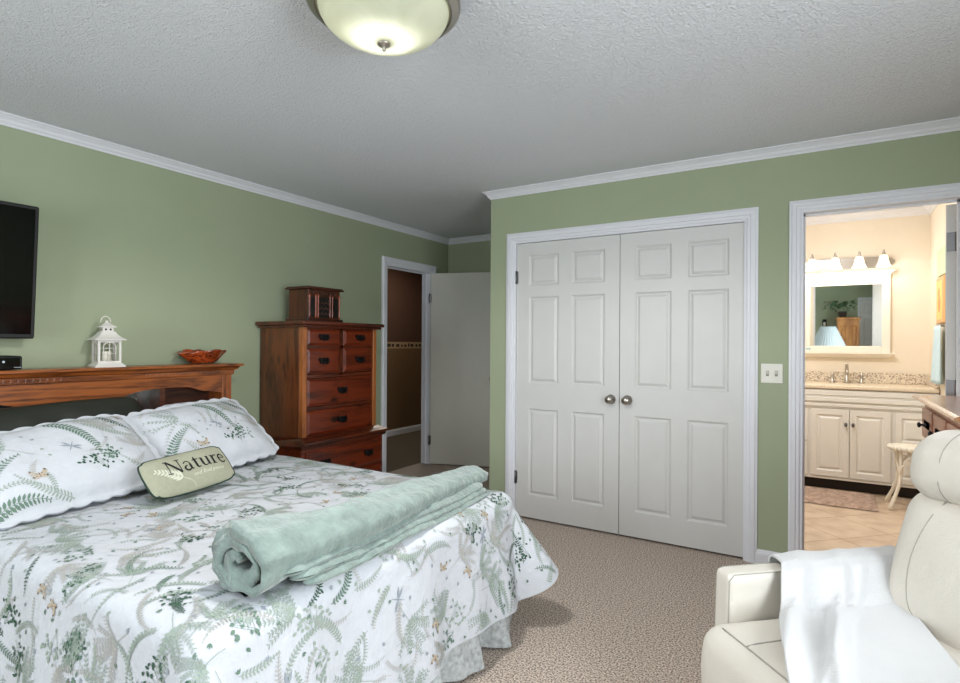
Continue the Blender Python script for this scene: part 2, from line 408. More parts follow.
def panel_slab(w, h, t, xs, zs, T, mb=None, mi=0):
    """door slab front at y=0, back y=t, cells given by xs (list of (x0,x1)) and zs"""
    mb = mb or MB()
    X = [0]+[c for p in xs for c in p]+[w]; Z = [0]+[c for p in zs for c in p]+[h]
    for i in range(len(X)-1):
        for j in range(len(Z)-1):
            if i % 2 and j % 2: raised(mb, X[i], X[i+1], Z[j], Z[j+1], 0, T, mi=mi)
            else: mb.add([(X[i],0,Z[j]),(X[i+1],0,Z[j]),(X[i+1],0,Z[j+1]),(X[i],0,Z[j+1])], [(0,1,2,3)], mi, False, T)
    mb.add([(0,0,0),(w,0,0),(w,0,h),(0,0,h),(0,t,0),(w,t,0),(w,t,h),(0,t,h)], [(0,1,5,4),(1,2,6,5),(2,3,7,6),(3,0,4,7),(4,5,6,7)], mi, False, T)
    return mb
def hinge(parent, T, m=m_hinge):
    MB().box((-.014,-.004,-.045),(.014,.002,.045), 0, T).tube([T @ Vector((0,-.006,-.048)), T @ Vector((0,-.006,.048))], .006, 8).build('hinge', m, parent)
def knob(parent, T, m=m_nickel, name='door_handle'):
    # axis along -y
    MB().lathe([(.001,0),(.032,0),(.032,.006),(.012,.012),(.011,.03),(.020,.036),(.027,.048),(.027,.056),(.020,.066),(.001,.069)], 24, 0, T @ RX(PI/2)).build(name, m, parent)
ZS = [(.165,.80),(.985,1.62),(1.70,1.925)]
dw = .778
XS = [(.100,.335),(.435,.675)]
for i, x0 in enumerate((1.605+.016, 1.605+.016+dw+.004)):
    d = struct('door_%d' % (i+1), panel_slab(dw, 2.014, .035, XS, ZS, TR(x0, CW+.012, .014)), m_door, ['left leaf of the white six panel closet doors', 'right leaf of the white six panel closet doors'][i])
    hx = x0-.002 if i == 0 else x0+dw+.002
    for z in (.30, 1.78): hinge(d, TR(hx, CW+.008, z))
    knob(d, TR(x0+dw-.055 if i == 0 else x0+.055, CW+.012, .917))
struct('wall_closet_back', MB().box((1.5,4.1,0),(2.95,4.2,HT)), m_trim)
struct('ceiling_closet', MB().box((1.5,3.59,2.4),(2.95,4.1,2.46)), m_trim)
# bedroom entry door, open
a = math.atan2(.21, .633)
T = TR(-.005, 4.604, .012) @ RZ(a)
d = struct('door_3', MB().box((.012,-.038,0),(.75,0,2.015), 0, T, .003), m_alcdoor, 'plain open bedroom door in the alcove')
for z in (.25, 1.75): MB().box((.004,-.05,-.045),(.024,-.036,.045), 0, T @ TR(0,0,z)).tube([T @ Vector((.004,-.046,z-.05)), T @ Vector((.004,-.046,z+.05))], .007).build('hinge', m_hinge, d)
knob(d, T @ TR(.69,-.038,.92))
# bathroom door, open into the bathroom
T = TR(4.118, 3.60, .012) @ RZ(math.radians(74))
T = TR(4.165, 3.602, .012) @ RZ(math.radians(78))
d = struct('door_4', MB().box((0,0,0),(.69,.045,2.03), 0, T, .003), m_door, 'open bathroom door seen from its edge')
for z in (.25, 1.05, 1.83): MB().box((-.004,.006,z-.05),(.001,.040,z+.05), 0, T).tube([T @ Vector((-.006,-.002,z-.05)), T @ Vector((-.006,-.002,z+.05))], .008).build('hinge', m_hinge, d)
knob(d, T @ TR(.63,0,.92))
# rear door, seen in the bathroom mirror
d = struct('door_5', panel_slab(.56, 2.02, .02, [(.07,.25),(.31,.49)], ZS, TR(4.815,-2.172,.012) @ RZ(PI)), m_door)
knob(d, TR(4.32,-2.17,.95) @ RZ(PI))
# light switch plate
sp = empty('light_switch', (3.3125, CW, 1.124), 0, 'white double light switch on the green wall between closet and bathroom', 'light switch')
MB().box((-.057,-.006,-.057),(.057,0,.057), 0, None, .004).build('cover_plate', mat('ivory_plastic', (224,222,212), .4), sp)
for s in (-1, 1):
    MB().box((-.006,-.012,-.004),(.006,-.005,.014), 0, TR(s*.023,0,0), .002).build('toggle', mat('toggle_plastic', (206,202,190), .4), sp)
    MB().box((-.008,-.0068,-.016),(.008,-.0055,.016), 0, TR(s*.023,0,0)).build('toggle_slot', mat('slot_shadow', (150,146,138), .6), sp)

# ------------------------------------------------------------ ceiling light
cl = empty('ceiling_light', (2.35,1.16,2.44), 0, 'flush ceiling light with frosted glass bowl and brushed nickel rim', 'ceiling light')
MB().lathe([(.06,0),(.215,0),(.225,-.012),(.240,-.030),(.247,-.050),(.247,-.062),(.238,-.070),(.228,-.072),(.222,-.080),(.214,-.080),(.206,-.070),(.2,-.03),(.06,-.02)][::-1], 56).build('rim', m_nickel, cl)
def glass_mat():
    m, t, p = nt('alabaster_glass'); tc = t.nodes.new('ShaderNodeTexCoord')
    n = t.nodes.new('ShaderNodeTexNoise'); n.inputs['Scale'].default_value = 6; n.inputs['Distortion'].default_value = 1.5; n.inputs['Detail'].default_value = 3
    t.links.new(tc.outputs['Object'], n.inputs['Vector'])
    r = t.nodes.new('ShaderNodeValToRGB'); r.color_ramp.elements[0].color = srgb(204,208,184); r.color_ramp.elements[1].color = srgb(236,238,222)
    t.links.new(n.outputs['Fac'], r.inputs['Fac']); t.links.new(r.outputs['Color'], p.inputs['Base Color'])
    p.inputs['Roughness'].default_value = .2
    tr = t.nodes.new('ShaderNodeBsdfTranslucent'); t.links.new(r.outputs['Color'], tr.inputs['Color'])
    ms = t.nodes.new('ShaderNodeMixShader'); ms.inputs[0].default_value = .55
    t.links.new(p.outputs[0], ms.inputs[1]); t.links.new(tr.outputs[0], ms.inputs[2]); t.links.new(ms.outputs[0], t.nodes['Material Output'].inputs[0])
    return m
prof = []
for k in range(15):
    a = PI/2*k/14; prof.append((max(.001, .210*math.sin(a)), -.180+.112*(1-math.cos(a))**1.0))
MB().lathe(prof, 56).build('glass_bowl', glass_mat(), cl)
MB().lathe([(.001,-.206),(.005,-.206),(.006,-.200),(.004,-.196),(.008,-.192),(.020,-.187),(.022,-.183),(.018,-.178),(.001,-.176)], 20).build('finial', m_nickel, cl)
point('ceiling_bulb', (2.30,1.12,2.335), .30, (1,.96,.88), .035)
point('ceiling_bulb', (2.42,1.22,2.345), .12, (1,.96,.88), .035)

sl = bpy.data.lights.new('ceiling_light_downlight', 'SPOT'); sl.energy = 78; sl.spot_size = math.radians(172); sl.spot_blend = .35; sl.color = (1, .985, .96); sl.shadow_soft_size = .10
slo = bpy.data.objects.new('ceiling_light_downlight', sl); C.objects.link(slo); slo.location = (2.35,1.16,2.225)
# ------------------------------------------------------------ fabric print helpers
m_white = mat('white_quilt_cotton', (199,202,207), .85, bump=.35, bscale=28, var=.02, vscale=20)
PR = [mat('print_green', (104,128,112), .9), mat('print_sage', (154,167,155), .9), mat('print_forest', (58,88,70), .9),
      mat('print_taupe', (180,178,172), .9), mat('print_brown', (112,88,68), .9), mat('print_tan', (184,170,150), .9), mat('print_grey', (150,158,166), .9)]
PMATS = [m_white]+PR
class Print:
    """flat leaves, wings and stems drawn in the cloth's own plane and carried onto its surface"""
    def __init__(s, mb, surf): s.mb = mb; s.surf = surf
    def poly(s, pts, mi):
        v = []
        for x, y in pts:
            q = s.surf(x, y)
            if q is None: return
            v.append(q)
        s.mb.add(v, [tuple(range(len(v)))], mi, True)
    def leaf(s, x, y, a, l, w, mi):
        c, n = math.cos(a), math.sin(a)
        P = [(0,0),(.25*l,.42*w),(.6*l,.5*w),(l,0),(.6*l,-.5*w),(.25*l,-.42*w)]
        s.poly([(x+p*c-q*n, y+p*n+q*c) for p, q in P], mi)
    def stem(s, pts, w, mi):
        for (x0,y0), (x1,y1) in zip(pts, pts[1:]):
            d = math.hypot(x1-x0, y1-y0) or 1; nx, ny = -(y1-y0)/d*w/2, (x1-x0)/d*w/2
            s.poly([(x0+nx,y0+ny),(x1+nx,y1+ny),(x1-nx,y1-ny),(x0-nx,y0-ny)], mi)
    def curve(s, x, y, a, L, k, n):
        P = [(x,y)]; A = [a]
        for i in range(n): a += k*L/n; x += math.cos(a)*L/n; y += math.sin(a)*L/n; P.append((x,y)); A.append(a)
        return P, A
    def fern(s, x, y, a, L, k, mi, n=15, ll=.026, lw=.0085, sp=1.05):
        P, A = s.curve(x, y, a, L, k, n); s.stem(P, .0018, mi)
        for i in range(1, n+1):
            t = i/n; g = math.sin(PI*min(1, .18+t*.82))**.6 if t < .99 else .3
            for sd in (-1, 1): s.leaf(*P[i], A[i]+sd*sp, ll*max(.3, g), lw*max(.45, g), mi)
    def sprig(s, x, y, a, mi, n=9, R=.06):
        for i in range(n*3):
            r = R*random.random()**.5; t = a+random.uniform(-1.1,1.1)
            px, py = x+math.cos(t)*r*1.4, y+math.sin(t)*r*1.4
            s.leaf(px, py, random.uniform(0,6.28), random.uniform(.011,.019), random.uniform(.007,.011), mi)
        for i in range(4):
            P, A = s.curve(x, y, a+(i-1.5)*.4, R*1.3, random.uniform(-8,8), 4); s.stem(P, .001, mi)
    def tree(s, x, y, a, mi, R=.09):
        P, A = s.curve(x-math.cos(a)*R*.7, y-math.sin(a)*R*.7, a, R*.9, 0, 3); s.stem(P, .0018, mi)
        for i in range(9):
            b = a+(i-4)*.27; L = R*random.uniform(.85,1.15)
            P, A = s.curve(x, y, b, L, random.uniform(-4,4), 8); s.stem(P, .0011, mi)
            for j in range(1, 9):
                for sd in (-1, 1): s.leaf(*P[j], A[j]+sd*.8, .013, .0036, mi)
    def wisp(s, x, y, a, mi, L=.14):
        P, A = s.curve(x, y, a, L, random.choice((-9,9)), 16); s.stem(P, .0014, mi)
        for j in range(3, 17): s.leaf(*P[j], A[j]+1.3, .012, .003, mi); s.leaf(*P[j], A[j]-1.3, .006, .003, mi)
    def fly(s, x, y, a, z=.034):
        for sd in (-1, 1):
            for da, l, w_ in ((.75, 1.35, .55), (1.75, .85, .55)):
                b = a+sd*da
                s.leaf(x, y, b+sd*.25, z*l, z*w_, 6)
                s.leaf(x+math.cos(b)*z*.75*l, y+math.sin(b)*z*.75*l, b+sd*.25, z*.35, z*.35, 5)
                s.leaf(x+math.cos(b)*z*.3, y+math.sin(b)*z*.3, b, z*.3, z*.1, 5)
        s.leaf(x-math.cos(a)*z*.4, y-math.sin(a)*z*.4, a, z*1.0, z*.16, 5)
    def dragon(s, x, y, a, z=.036):
        s.leaf(x-math.cos(a)*z, y-math.sin(a)*z, a, z*2, z*.14, 7)
        for sd in (-1, 1):
            for da in (1.2, 1.75): s.leaf(x, y, a+sd*da, z*1.15, z*.26, 7)
    def tiny(s, x, y, mi):
        b = random.uniform(0,6.28)
        for d in (-.6, 0, .6): s.leaf(x, y, b+d, .013, .005, mi)
    def scatter(s, x0, x1, y0, y1, step=.15, seed=1):
        random.seed(seed); kinds = ['fern','sprig','wisp','tree','fern','fly','fern','wisp','sprig','fern','wisp','tree','wisp','fern','wisp','tree']
        random.shuffle(kinds); k = 0; ny = int((y1-y0)/step)+1; nx = int((x1-x0)/step)+1
        for i in range(nx):
            for j in range(ny):
                x = x0+(i+.5+random.uniform(-.25,.25))*step; y = y0+(j+.5+(.5 if i % 2 else 0)+random.uniform(-.22,.22))*step
                kd = kinds[k % len(kinds)]; k += 1 if random.random() < .9 else 2; a = random.uniform(0, 6.28)
                if kd == 'fern':
                    L = random.uniform(.12,.21); kk = random.choice((-1,1))*random.uniform(3,9)
                    s.fern(x-math.cos(a)*L*.4, y-math.sin(a)*L*.4, a, L, kk, random.choice((1,1,2,3,2,2,4,4)), n=int(L*100), ll=random.uniform(.011,.018), lw=random.uniform(.0042,.0068))
                elif kd == 'sprig': s.sprig(x-.03, y, a, random.choice((1,3,3,2)))
                elif kd == 'tree': s.tree(x, y, a, random.choice((2,4,2)))
                elif kd == 'wisp': s.wisp(x-.03, y-.03, a, random.choice((4,2,4)))
                elif kd == 'fly': s.fly(x, y, a, random.uniform(.022,.027))
                else: s.dragon(x, y, a)
                s.tiny(x+random.uniform(-.5,.5)*step, y+random.uniform(.3,.6)*step, random.choice((2,7,1)))

# ------------------------------------------------------------ bed
X0, X1, Y0, Y1, TOP = .20, 2.34, .55, 2.05, .612
bed = empty('bed', (1.3,1.3,0), 0, 'queen bed with carved reddish oak headboard under a white leaf print coverlet', 'bed')
BI = Matrix.Translation((-1.3,-1.3,0))
def bedpart(mb, name, mats, parent=None, fix=True):
    if parent is None: mb.v = [(x-1.3, y-1.3, z) for x, y, z in mb.v]; parent = bed
    else: mb.v = [(x-1.3, y-1.3, z) for x, y, z in mb.v]
    return mb.build(name, mats, parent, fix)
HY0, HY1 = .47, 2.105
hb = bedpart(MB().box((.03,HY0+.07,.25),(.06,HY1-.07,1.07)), 'headboard', m_oakdark)
# cornice
prof = [(.02,1.145),(.245,1.145),(.25,1.139),(.25,1.131),(.235,1.127),(.228,1.118),(.222,1.108),(.208,1.104),(.205,1.075),(.196,1.07),(.02,1.07)]
mb = MB()
v = []
for yy, s in ((HY0-.01, -1), (HY1+.01, 1)):
    for (x, z) in prof: v.append((x, yy+s*max(0, x-.2)*1.0, z))
q = len(prof)
mb.add(v, [(i, (i+1) % q, q+(i+1) % q, q+i) for i in range(q)]+[tuple(range(q)), tuple(range(q, 2*q))])
bedpart(mb, 'headboard_shelf', m_oak, hb)
# dentil strip left of the middle, fluting on the right
for ya, yb, st_ in ((HY0+.02, 1.13, .03), (1.55, HY1-.05, .018)):
    mb = MB().box((.2045,ya,1.079),(.2055,yb,1.101)); yy = ya
    while yy < yb: mb.box((.205,yy,1.080),(.2085,yy+.012,1.100), 0, None, .0015); yy += st_
    bedpart(mb, 'dentil_trim', m_oak, hb)
# apron with scalloped lower edge
def apron_z(y):
    u = (y-HY0)/(HY1-HY0); u = abs(u-.5)*2      # symmetric
    # 0 centre .. 1 ends
    pts = [(0,.975),(.10,.985),(.16,.99),(.22,1.0),(.28,1.015),(.34,1.022),(.42,1.0),(.5,.992),(.58,1.0),(.66,1.02),(.74,1.025),(.80,1.02),(.84,.997),(.90,.992),(.95,.985),(1,.965)]
    for (a, za), (b, zb) in zip(pts, pts[1:]):
        if u <= b: t = (u-a)/(b-a); t = t*t*(3-2*t); return za+(zb-za)*t
    return pts[-1][1]
SC = [(.872,.998),(1.057,.998),(1.09,.988),(1.121,.970),(1.182,.954),(1.243,.943),(1.29,.948),(1.341,.959),(1.434,.976),(1.48,.992),(1.53,1.002),(1.612,1.009),(1.71,1.010),(1.812,1.006),(1.86,.992),(1.908,.976),(1.98,.968),(2.052,.953),(2.084,.930),(2.2,.925)]
def apron_z(y):
    if y < 1.16: y = 1.16+(1.16-y) if y > .872 or True else y
    for (a, za), (b, zb) in zip(SC, SC[1:]):
        if a <= y <= b: t = (y-a)/(b-a); return za+(zb-za)*t
    return .985
n = 90; mb = MB(); v = []
for k in range(n+1):
    y = HY0+.05+(HY1-HY0-.1)*k/n; z = min(1.045, apron_z(min(2.12, y)) if y > .873 else .998+.02*math.sin((.873-y)*8))
    v += [(.178,y,z),(.178,y,1.075),(.198,y,1.075),(.198,y,z)]
f = []
for k in range(n):
    a = 4*k
    for i in range(4): f.append((a+i, a+(i+1) % 4, a+4+(i+1) % 4, a+4+i))
f += [(0,1,2,3), (4*n,4*n+1,4*n+2,4*n+3)]
bedpart(mb.add(v, f), 'apron', m_oak, hb)
m_oakv = wood('red_oak_upright', (66, 28, 8), (150, 82, 34), 2, .35, 9, .3, False)
for y in (HY0, HY1-.07): bedpart(MB().box((.03,y,0),(.205,y+.07,1.075), 0, None, .004), 'headboard_post', m_oakv)
def mirror_mat(name, tint, r=.02):
    m, t, p = nt(name); p.inputs['Base Color'].default_value = srgb(*tint); p.inputs['Metallic'].default_value = 1; p.inputs['Roughness'].default_value = r; return m
m_mirror = mirror_mat('mirror_silvering', (228,232,228))
bedpart(MB().box((-.003,-.36,.5),(.003,.36,1.07), 0, TR(.072,1.30,0) @ RZ(math.radians(1))), 'headboard_mirror', m_mirror)
bedpart(MB().box((.06,1.64,.5),(.19,1.67,1.06)), 'headboard_divider', m_oakdark)
bedpart(MB().box((.06,.93,.5),(.19,.96,1.06)), 'headboard_divider', m_oakdark)
# mattress, base and rails
bedpart(MB().box((X0+.02,Y0+.02,.30),(X1-.02,Y1-.02,.595), 0, None, .05), 'mattress', mat('mattress_ticking', (225,225,222), .8))
bedpart(MB().box((X0+.02,Y0+.03,.14),(X1-.03,Y1-.03,.30)), 'box_spring', mat('box_spring_cloth', (200,198,190), .9))
for lx in (.3,2.15):
    for ly in (.62,1.98): bedpart(MB().box((lx-.03,ly-.03,0),(lx+.03,ly+.03,.15), 0, None, .004), 'leg', m_oakdark)
# coverlet
R = .07
rx0, rx1, ry0, ry1 = X0, X1-R*.55, Y0+R*.55, Y1-R*.55
def hemD(th, u):
    # drop length around the edge; th: 0 along foot normal +x ; +-90 sides; u position along the perimeter
    return .50
def wr(x, y):
    return .004*noise.noise(Vector((x*5, y*5, .3)))+.002*noise.noise(Vector((x*14, y*14, 2.3)))
def cov(X, Y, off=0.0):
    qx = min(max(X, rx0), rx1); qy = min(max(Y, ry0), ry1)
    dx, dy = X-qx, Y-qy; d = math.hypot(dx, dy)
    if d < 1e-6:
        # slight swell of the mattress top
        z = TOP + wr(X, Y) + off
        return Vector((X, Y, z))
    nx, ny = dx/d, dy/d
    cor = abs(nx*ny)*2                       # 1 at the corner diagonal
    arc = R*PI/2
    s = X+Y*1.3 if cor < 1e-4 else (qx+qy*1.3)
    if d < arc:
        a = d/R; out = R*math.sin(a); z = TOP-R*(1-math.cos(a)); nn = Vector((nx*math.sin(a), ny*math.sin(a), math.cos(a)))
        k = d/arc
    else:
        e = d-arc; k = 1
        fl = .16+.52*cor**1.2
        out = R+e*math.sin(fl); z = TOP-R-e*math.cos(fl); nn = Vector((nx*math.cos(fl), ny*math.cos(fl), math.sin(fl)))
        along = Y if abs(nx) > .7 else X
        t = math.atan2(ny, nx)
        fold = (math.sin(along*11+.7)+.6*math.sin(along*23+2)) * (1-cor) + 1.2*math.sin(t*5+.4)*cor
        out += .020*fold*min(1, e/.35)
        z += .004*fold*min(1, e/.3)
    w_ = wr(X, Y)
    return Vector((qx+nx*out, qy+ny*out, z)) + nn*(off+w_*(1-.3*k))
def dmax(X, Y):
    qx = min(max(X, rx0), rx1); qy = min(max(Y, ry0), ry1)
    dx, dy = X-qx, Y-qy; d = math.hypot(dx, dy)
    if d < 1e-6: return 0, 9
    cor = abs(dx*dy)/d/d*2
    along = Y if abs(dx) > abs(dy) else X
    return d, .50-.045*cor+.012*math.sin(along*7)
mb = MB()
NX, NY = 110, 80
mb.grid(lambda u, v_: cov(rx0+(rx1-rx0)*u, ry0+(ry1-ry0)*v_), NX, NY)
# skirt loft: perimeter list of (qx,qy,angle)
per = []
for k in range(111): per.append((rx0+(rx1-rx0)*k/110, ry0, -PI/2))
for k in range(1, 25): per.append((rx1, ry0, -PI/2+PI/2*k/25))
for k in range(81): per.append((rx1, ry0+(ry1-ry0)*k/80, 0))
for k in range(1, 25): per.append((rx1, ry1, PI/2*k/25))
for k in range(111): per.append((rx1-(rx1-rx0)*k/110, ry1, PI/2))
ND = 34
def sk(u, v_):
    qx, qy, a = per[round(u*(len(per)-1))]
    c, s_ = math.cos(a), math.sin(a)
    X, Y = qx+c*.01, qy+s_*.01
    _, D = dmax(X, Y)
    return cov(qx+c*D*v_ if v_ else qx, qy+s_*D*v_ if v_ else qy)
mb.grid(sk, len(per)-1, ND)
def psurf(x, y):
    d, D = dmax(x, y)
    if d > D-.008 or x < .25: return None
    return cov(x, y, .0022)
P = Print(mb, psurf)
P.scatter(.5, 2.85, .02, 2.6, .088, 5)
for x_, y_, a_ in ((1.5,.9,.4),(2.5,1.2,1.2),(1.9,1.7,2),(2.45,1.75,.9),(1.3,1.9,.2),(2.55,.75,1.4)): P.dragon(x_, y_, a_)
del x_, y_, a_
cv = bedpart(mb, 'coverlet', PMATS, None, False)
# bed skirt below the coverlet
m_skirt = mat('grey_print_skirt', (184,188,188), .9, bump=.3, bscale=30, var=.28, vscale=55)
sp_ = []
for k in range(160): sp_.append((X0+.1+(X1-X0-.12)*k/160, Y0+.0, 0, -1))
for k in range(140): sp_.append((X1+.0, Y0+(Y1-Y0)*k/140, 1, 0))
for k in range(161): sp_.append((X1-(X1-X0-.1)*k/160, Y1, 0, 1))
def skirt(u, v_):
    i = min(len(sp_)-1, round(u*(len(sp_)-1))); x, y, nx, ny = sp_[i]
    al = (x*abs(ny)+y*abs(nx))
    am = .008+.042*v_
    pleat = max(-.9, math.sin(al*24)+.5*math.sin(al*41+1))
    o = am*pleat+.05*v_
    return Vector((x+nx*o, y+ny*o, .36-.348*v_))
bedpart(MB().grid(skirt, len(sp_)-1, 10), 'bed_skirt', m_skirt, None, False)

# ------------------------------------------------------------ pillows
def basis(o, U, V):
    U = Vector(U).normalized(); V = Vector(V); V = (V-U*V.dot(U)).normalized(); N = U.cross(V)
    m_ = Matrix((U, V, N)).transposed().to_4x4(); m_.translation = Vector(o); return m_
def pillow(name, T, a, b, t, mats, label, cat, group=None, flange=0, scal=0, prt=None, pipe=None, sag=0, seed=0, loc=None):
    """a, b half width/height of the filled part, t half thickness"""
    def th(u, v_):
        return t*max(0, 1-abs(u)**3.2)**.6*max(0, 1-abs(v_)**3.2)**.6
    def pos(x, y, side, off=0):
        # x, y metric in the pillow plane
        u, v_ = x/a, y/b
        if abs(u) < 1 and abs(v_) < 1: h = th(u, v_)
        else: h = 0
        h += .004 if flange else .002
        wv = .010*noise.noise(Vector((x*7+seed, y*7, seed)))*min(1, h/t*1.5) + .012*noise.noise(Vector((x*3+seed*3, y*3, 1)))
        pinch = 1-.05*(u*u*v_*v_) if not flange else 1
        z = side*(h+off) + wv - sag*(x/a)**2
        return T @ Vector((x*pinch, y*pinch, z))
    A, B = a+flange, b+flange
    mb = MB(); N = 44
    def edge(u, v_):
        # u, v in -1..1 -> metric with scalloped flange and rounded corners
        x, y = u*A, v_*B
        if scal:
            m_ = max(abs(u), abs(v_))
            if m_ > .8:
                k = (m_-.8)/.2
                if abs(u) > abs(v_): w_ = scal*abs(math.sin(y*PI/.085)); x -= math.copysign(k*(scal-w_), u)
                else: w_ = scal*abs(math.sin(x*PI/.085)); y -= math.copysign(k*(scal-w_), v_)
        r = (abs(u)*abs(v_))**9*(.03 if flange else .016)
        return x-math.copysign(r, u), y-math.copysign(r, v_)
    for side in (1, -1):
        mb.grid(lambda i, j: pos(*edge(i*2-1, j*2-1), side), N*2, N)
    if prt:
        def ps(x, y):
            if abs(x) > A-.02 or abs(y) > B-.02: return None
            return pos(x, y, 1, .0016)
        prt(Print(mb, ps), A, B)
    inv = T.inverted()
    root = Vector(loc) if loc else (T @ Vector((0,0,0)))
    mb.v = [tuple(Vector(p)-root) for p in mb.v]
    if pipe:
        e = empty(name, root, 0, label, cat, group)
        o = mb.build('cushion_cover', mats, e, False)
        pts = []
        for k in range(160):
            q_ = (k % 40)/20-1
            u, v_ = ((q_,-1),(1,q_),(-q_,1),(-1,-q_))[k//40]
            x, y = edge(u, v_)
            if not pts or (pos(x, y, 1, 0)-root-Vector(T.col[2][:3])*.002-pts[-1]).length > 1e-4: pts.append(pos(x, y, 1, 0)-root-Vector(T.col[2][:3])*.002)
        MB().tube(pts, .0042, 6, 0, None, True).build('piping', pipe, e)
        return e, pos, root
    o = mb.build(name, mats, None, False); o.location = root
    tag(o, label, cat, group)
    return o, pos, root
# dark pillows at the back
m_olive = mat('olive_sateen', (34,37,29), .5, bump=.5, bscale=7, var=.1, vscale=4, sheen=0)
m_speck = mat('speckled_forest_fabric', (20,30,28), .9, bump=.5, bscale=60, var=.7, vscale=110)
pillow('bed_pillow', basis((.155,.88,.815), (0,1,0), (-.06,0,.85)), .38,.17,.045, m_speck, 'dark speckled green pillow pressed against the headboard', 'pillow', seed=3)
pillow('bed_pillow', basis((.40,1.03,.81), (.0,1,.03), (-.38,0,.60)), .43,.20,.06, m_olive, 'plain dark olive pillow peeking out behind the left white sham', 'pillow', seed=5)
pillow('bed_pillow', basis((.38,1.80,.78), (.0,1,0), (-.45,0,.6)), .24,.17,.06, m_white, 'plain white pillow behind the right leaf print sham', 'pillow', seed=8)
def prt(seed):
    def f(P, A, B):
        random.seed(seed)
        P.tree(-A*.5, B*.25, .9+PI/2, 2, .135); P.fern(-A*.95, -B*.75, 1.3, .30, -3.2, 1, 20, .03, .010); P.fern(-A*.15, -B*.85, 2.9, .22, -4, 2, 18, .02, .007); P.fern(A*.3, B*.55, -.9, .24, 3, 2, 20, .02, .007); P.tree(A*.45, B*.35, 1.2, 4, .10)
        P.fly(-A*.38, -B*.42, PI/2, .030); P.sprig(A*.22, -B*.55, 1.6, 3, 12, .07); P.sprig(A*.25, -B*.35, .3, 1, 8, .06)
        P.fern(-A*.05, B*.75, -.5, .30, -4, 1, 22, .028, .010); P.fern(A*.0, B*.78, .1, .20, -5, 2, 16, .018, .006)
        P.dragon(A*.03, B*.02, 1.0); P.tiny(-A*.22, B*.12, 2); P.tiny(-A*.2, -B*.08, 2); P.tiny(A*.42, B*.1, 7)
        P.fern(-A*.9, -B*.9, .7, .22, -5, 1, 15, .03, .011); P.wisp(A*.1, -B*.15, -.3, 4); P.fern(A*.55, B*.8, -1.1, .16, 2, 3, 13, .022, .008)
        P.tree(A*.7, -B*.2, 1.4, 4, .08); P.fly(A*.78, B*.72, .3, .024); P.wisp(A*.6, B*.2, 1.6, 2); P.fern(A*.86, B*.5, -1.7, .2, 4, 2, 15, .018, .006)
        P.wisp(-A*.85, B*.6, 1.2, 4); P.tiny(A*.85, -B*.7, 1)
        for k in range(7):
            x, y, a = random.uniform(-.85,.85)*A, random.uniform(-.8,.8)*B, random.uniform(0,6.28)
            P.fern(x, y, a, random.uniform(.10,.16), random.choice((-8,8,-5,5)), random.choice((2,4,4)), 11, .014, .005); P.tiny(x*.7, y*-.9, 2)
    return f
pillow('pillow_sham', basis((.84,.875,.775), (-.13,1,0.05), (-.60,-.0,.43)), .36,.215,.085, PMATS, 'white leaf print sham left of the small green cushion', 'pillow', 'white leaf print shams', .035, .012, prt(3), seed=1)
pillow('pillow_sham', basis((.73,1.60,.785), (-.17,1,.04), (-.56,.24,.44)), .335,.215,.080, PMATS, 'white leaf print sham right of and behind the small green cushion', 'pillow', 'white leaf print shams', .035, .012, prt(11), seed=2)
# small word cushion
m_sage = mat('sage_canvas', (160,160,138), .9, bump=.4, bscale=160, var=.04, vscale=60)
m_piping = mat('dark_green_piping', (30,52,42), .8)
NT = basis((1.165,1.232,.712), (-.10,1,.045), (-.155,-.01,.17))
m_ink = mat('black_ink', (28,28,28), .9); m_wink = mat('pale_ink', (206,208,188), .9)
ncush, npos, nroot = pillow('throw_cushion', NT, .205,.098,.032, m_sage, 'small sage green cushion printed Nature, leaning on the white shams', 'cushion', None, 0, 0, None, m_piping, seed=4)
# lettering: serif strokes (x, y, w) in an em box
def stroke(mb, pts, sc, ox, oy, off=.0022):
    # pts: list of (x, y, w)
    L = []; Rr = []
    # subdivide
    Q = []
    for (x0,y0,w0),(x1,y1,w1) in zip(pts, pts[1:]):
        for k in range(4): t = k/4; Q.append((x0+(x1-x0)*t, y0+(y1-y0)*t, w0+(w1-w0)*t))
    Q.append(pts[-1])
    for i, (x, y, w_) in enumerate(Q):
        a = Q[max(0, i-1)]; b = Q[min(len(Q)-1, i+1)]; d = math.hypot(b[0]-a[0], b[1]-a[1]) or 1
        nx, ny = -(b[1]-a[1])/d*w_/2, (b[0]-a[0])/d*w_/2
        L.append((x+nx, y+ny)); Rr.append((x-nx, y-ny))
    v = [npos(ox+x*sc, oy+y*sc, 1, off)-nroot for x, y in L]+[npos(ox+x*sc, oy+y*sc, 1, off)-nroot for x, y in Rr]
    n_ = len(L); mb.add(v, [(i, i+1, n_+i+1, n_+i) for i in range(n_-1)])
def arc(cx, cy, rx, ry, a0, a1, w0, w1, n=8):
    return [(cx+rx*math.cos(math.radians(a0+(a1-a0)*k/n)), cy+ry*math.sin(math.radians(a0+(a1-a0)*k/n)), w0+(w1-w0)*math.sin(PI*k/n)) for k in range(n+1)]
TH, TN, SF = .115, .045, .045
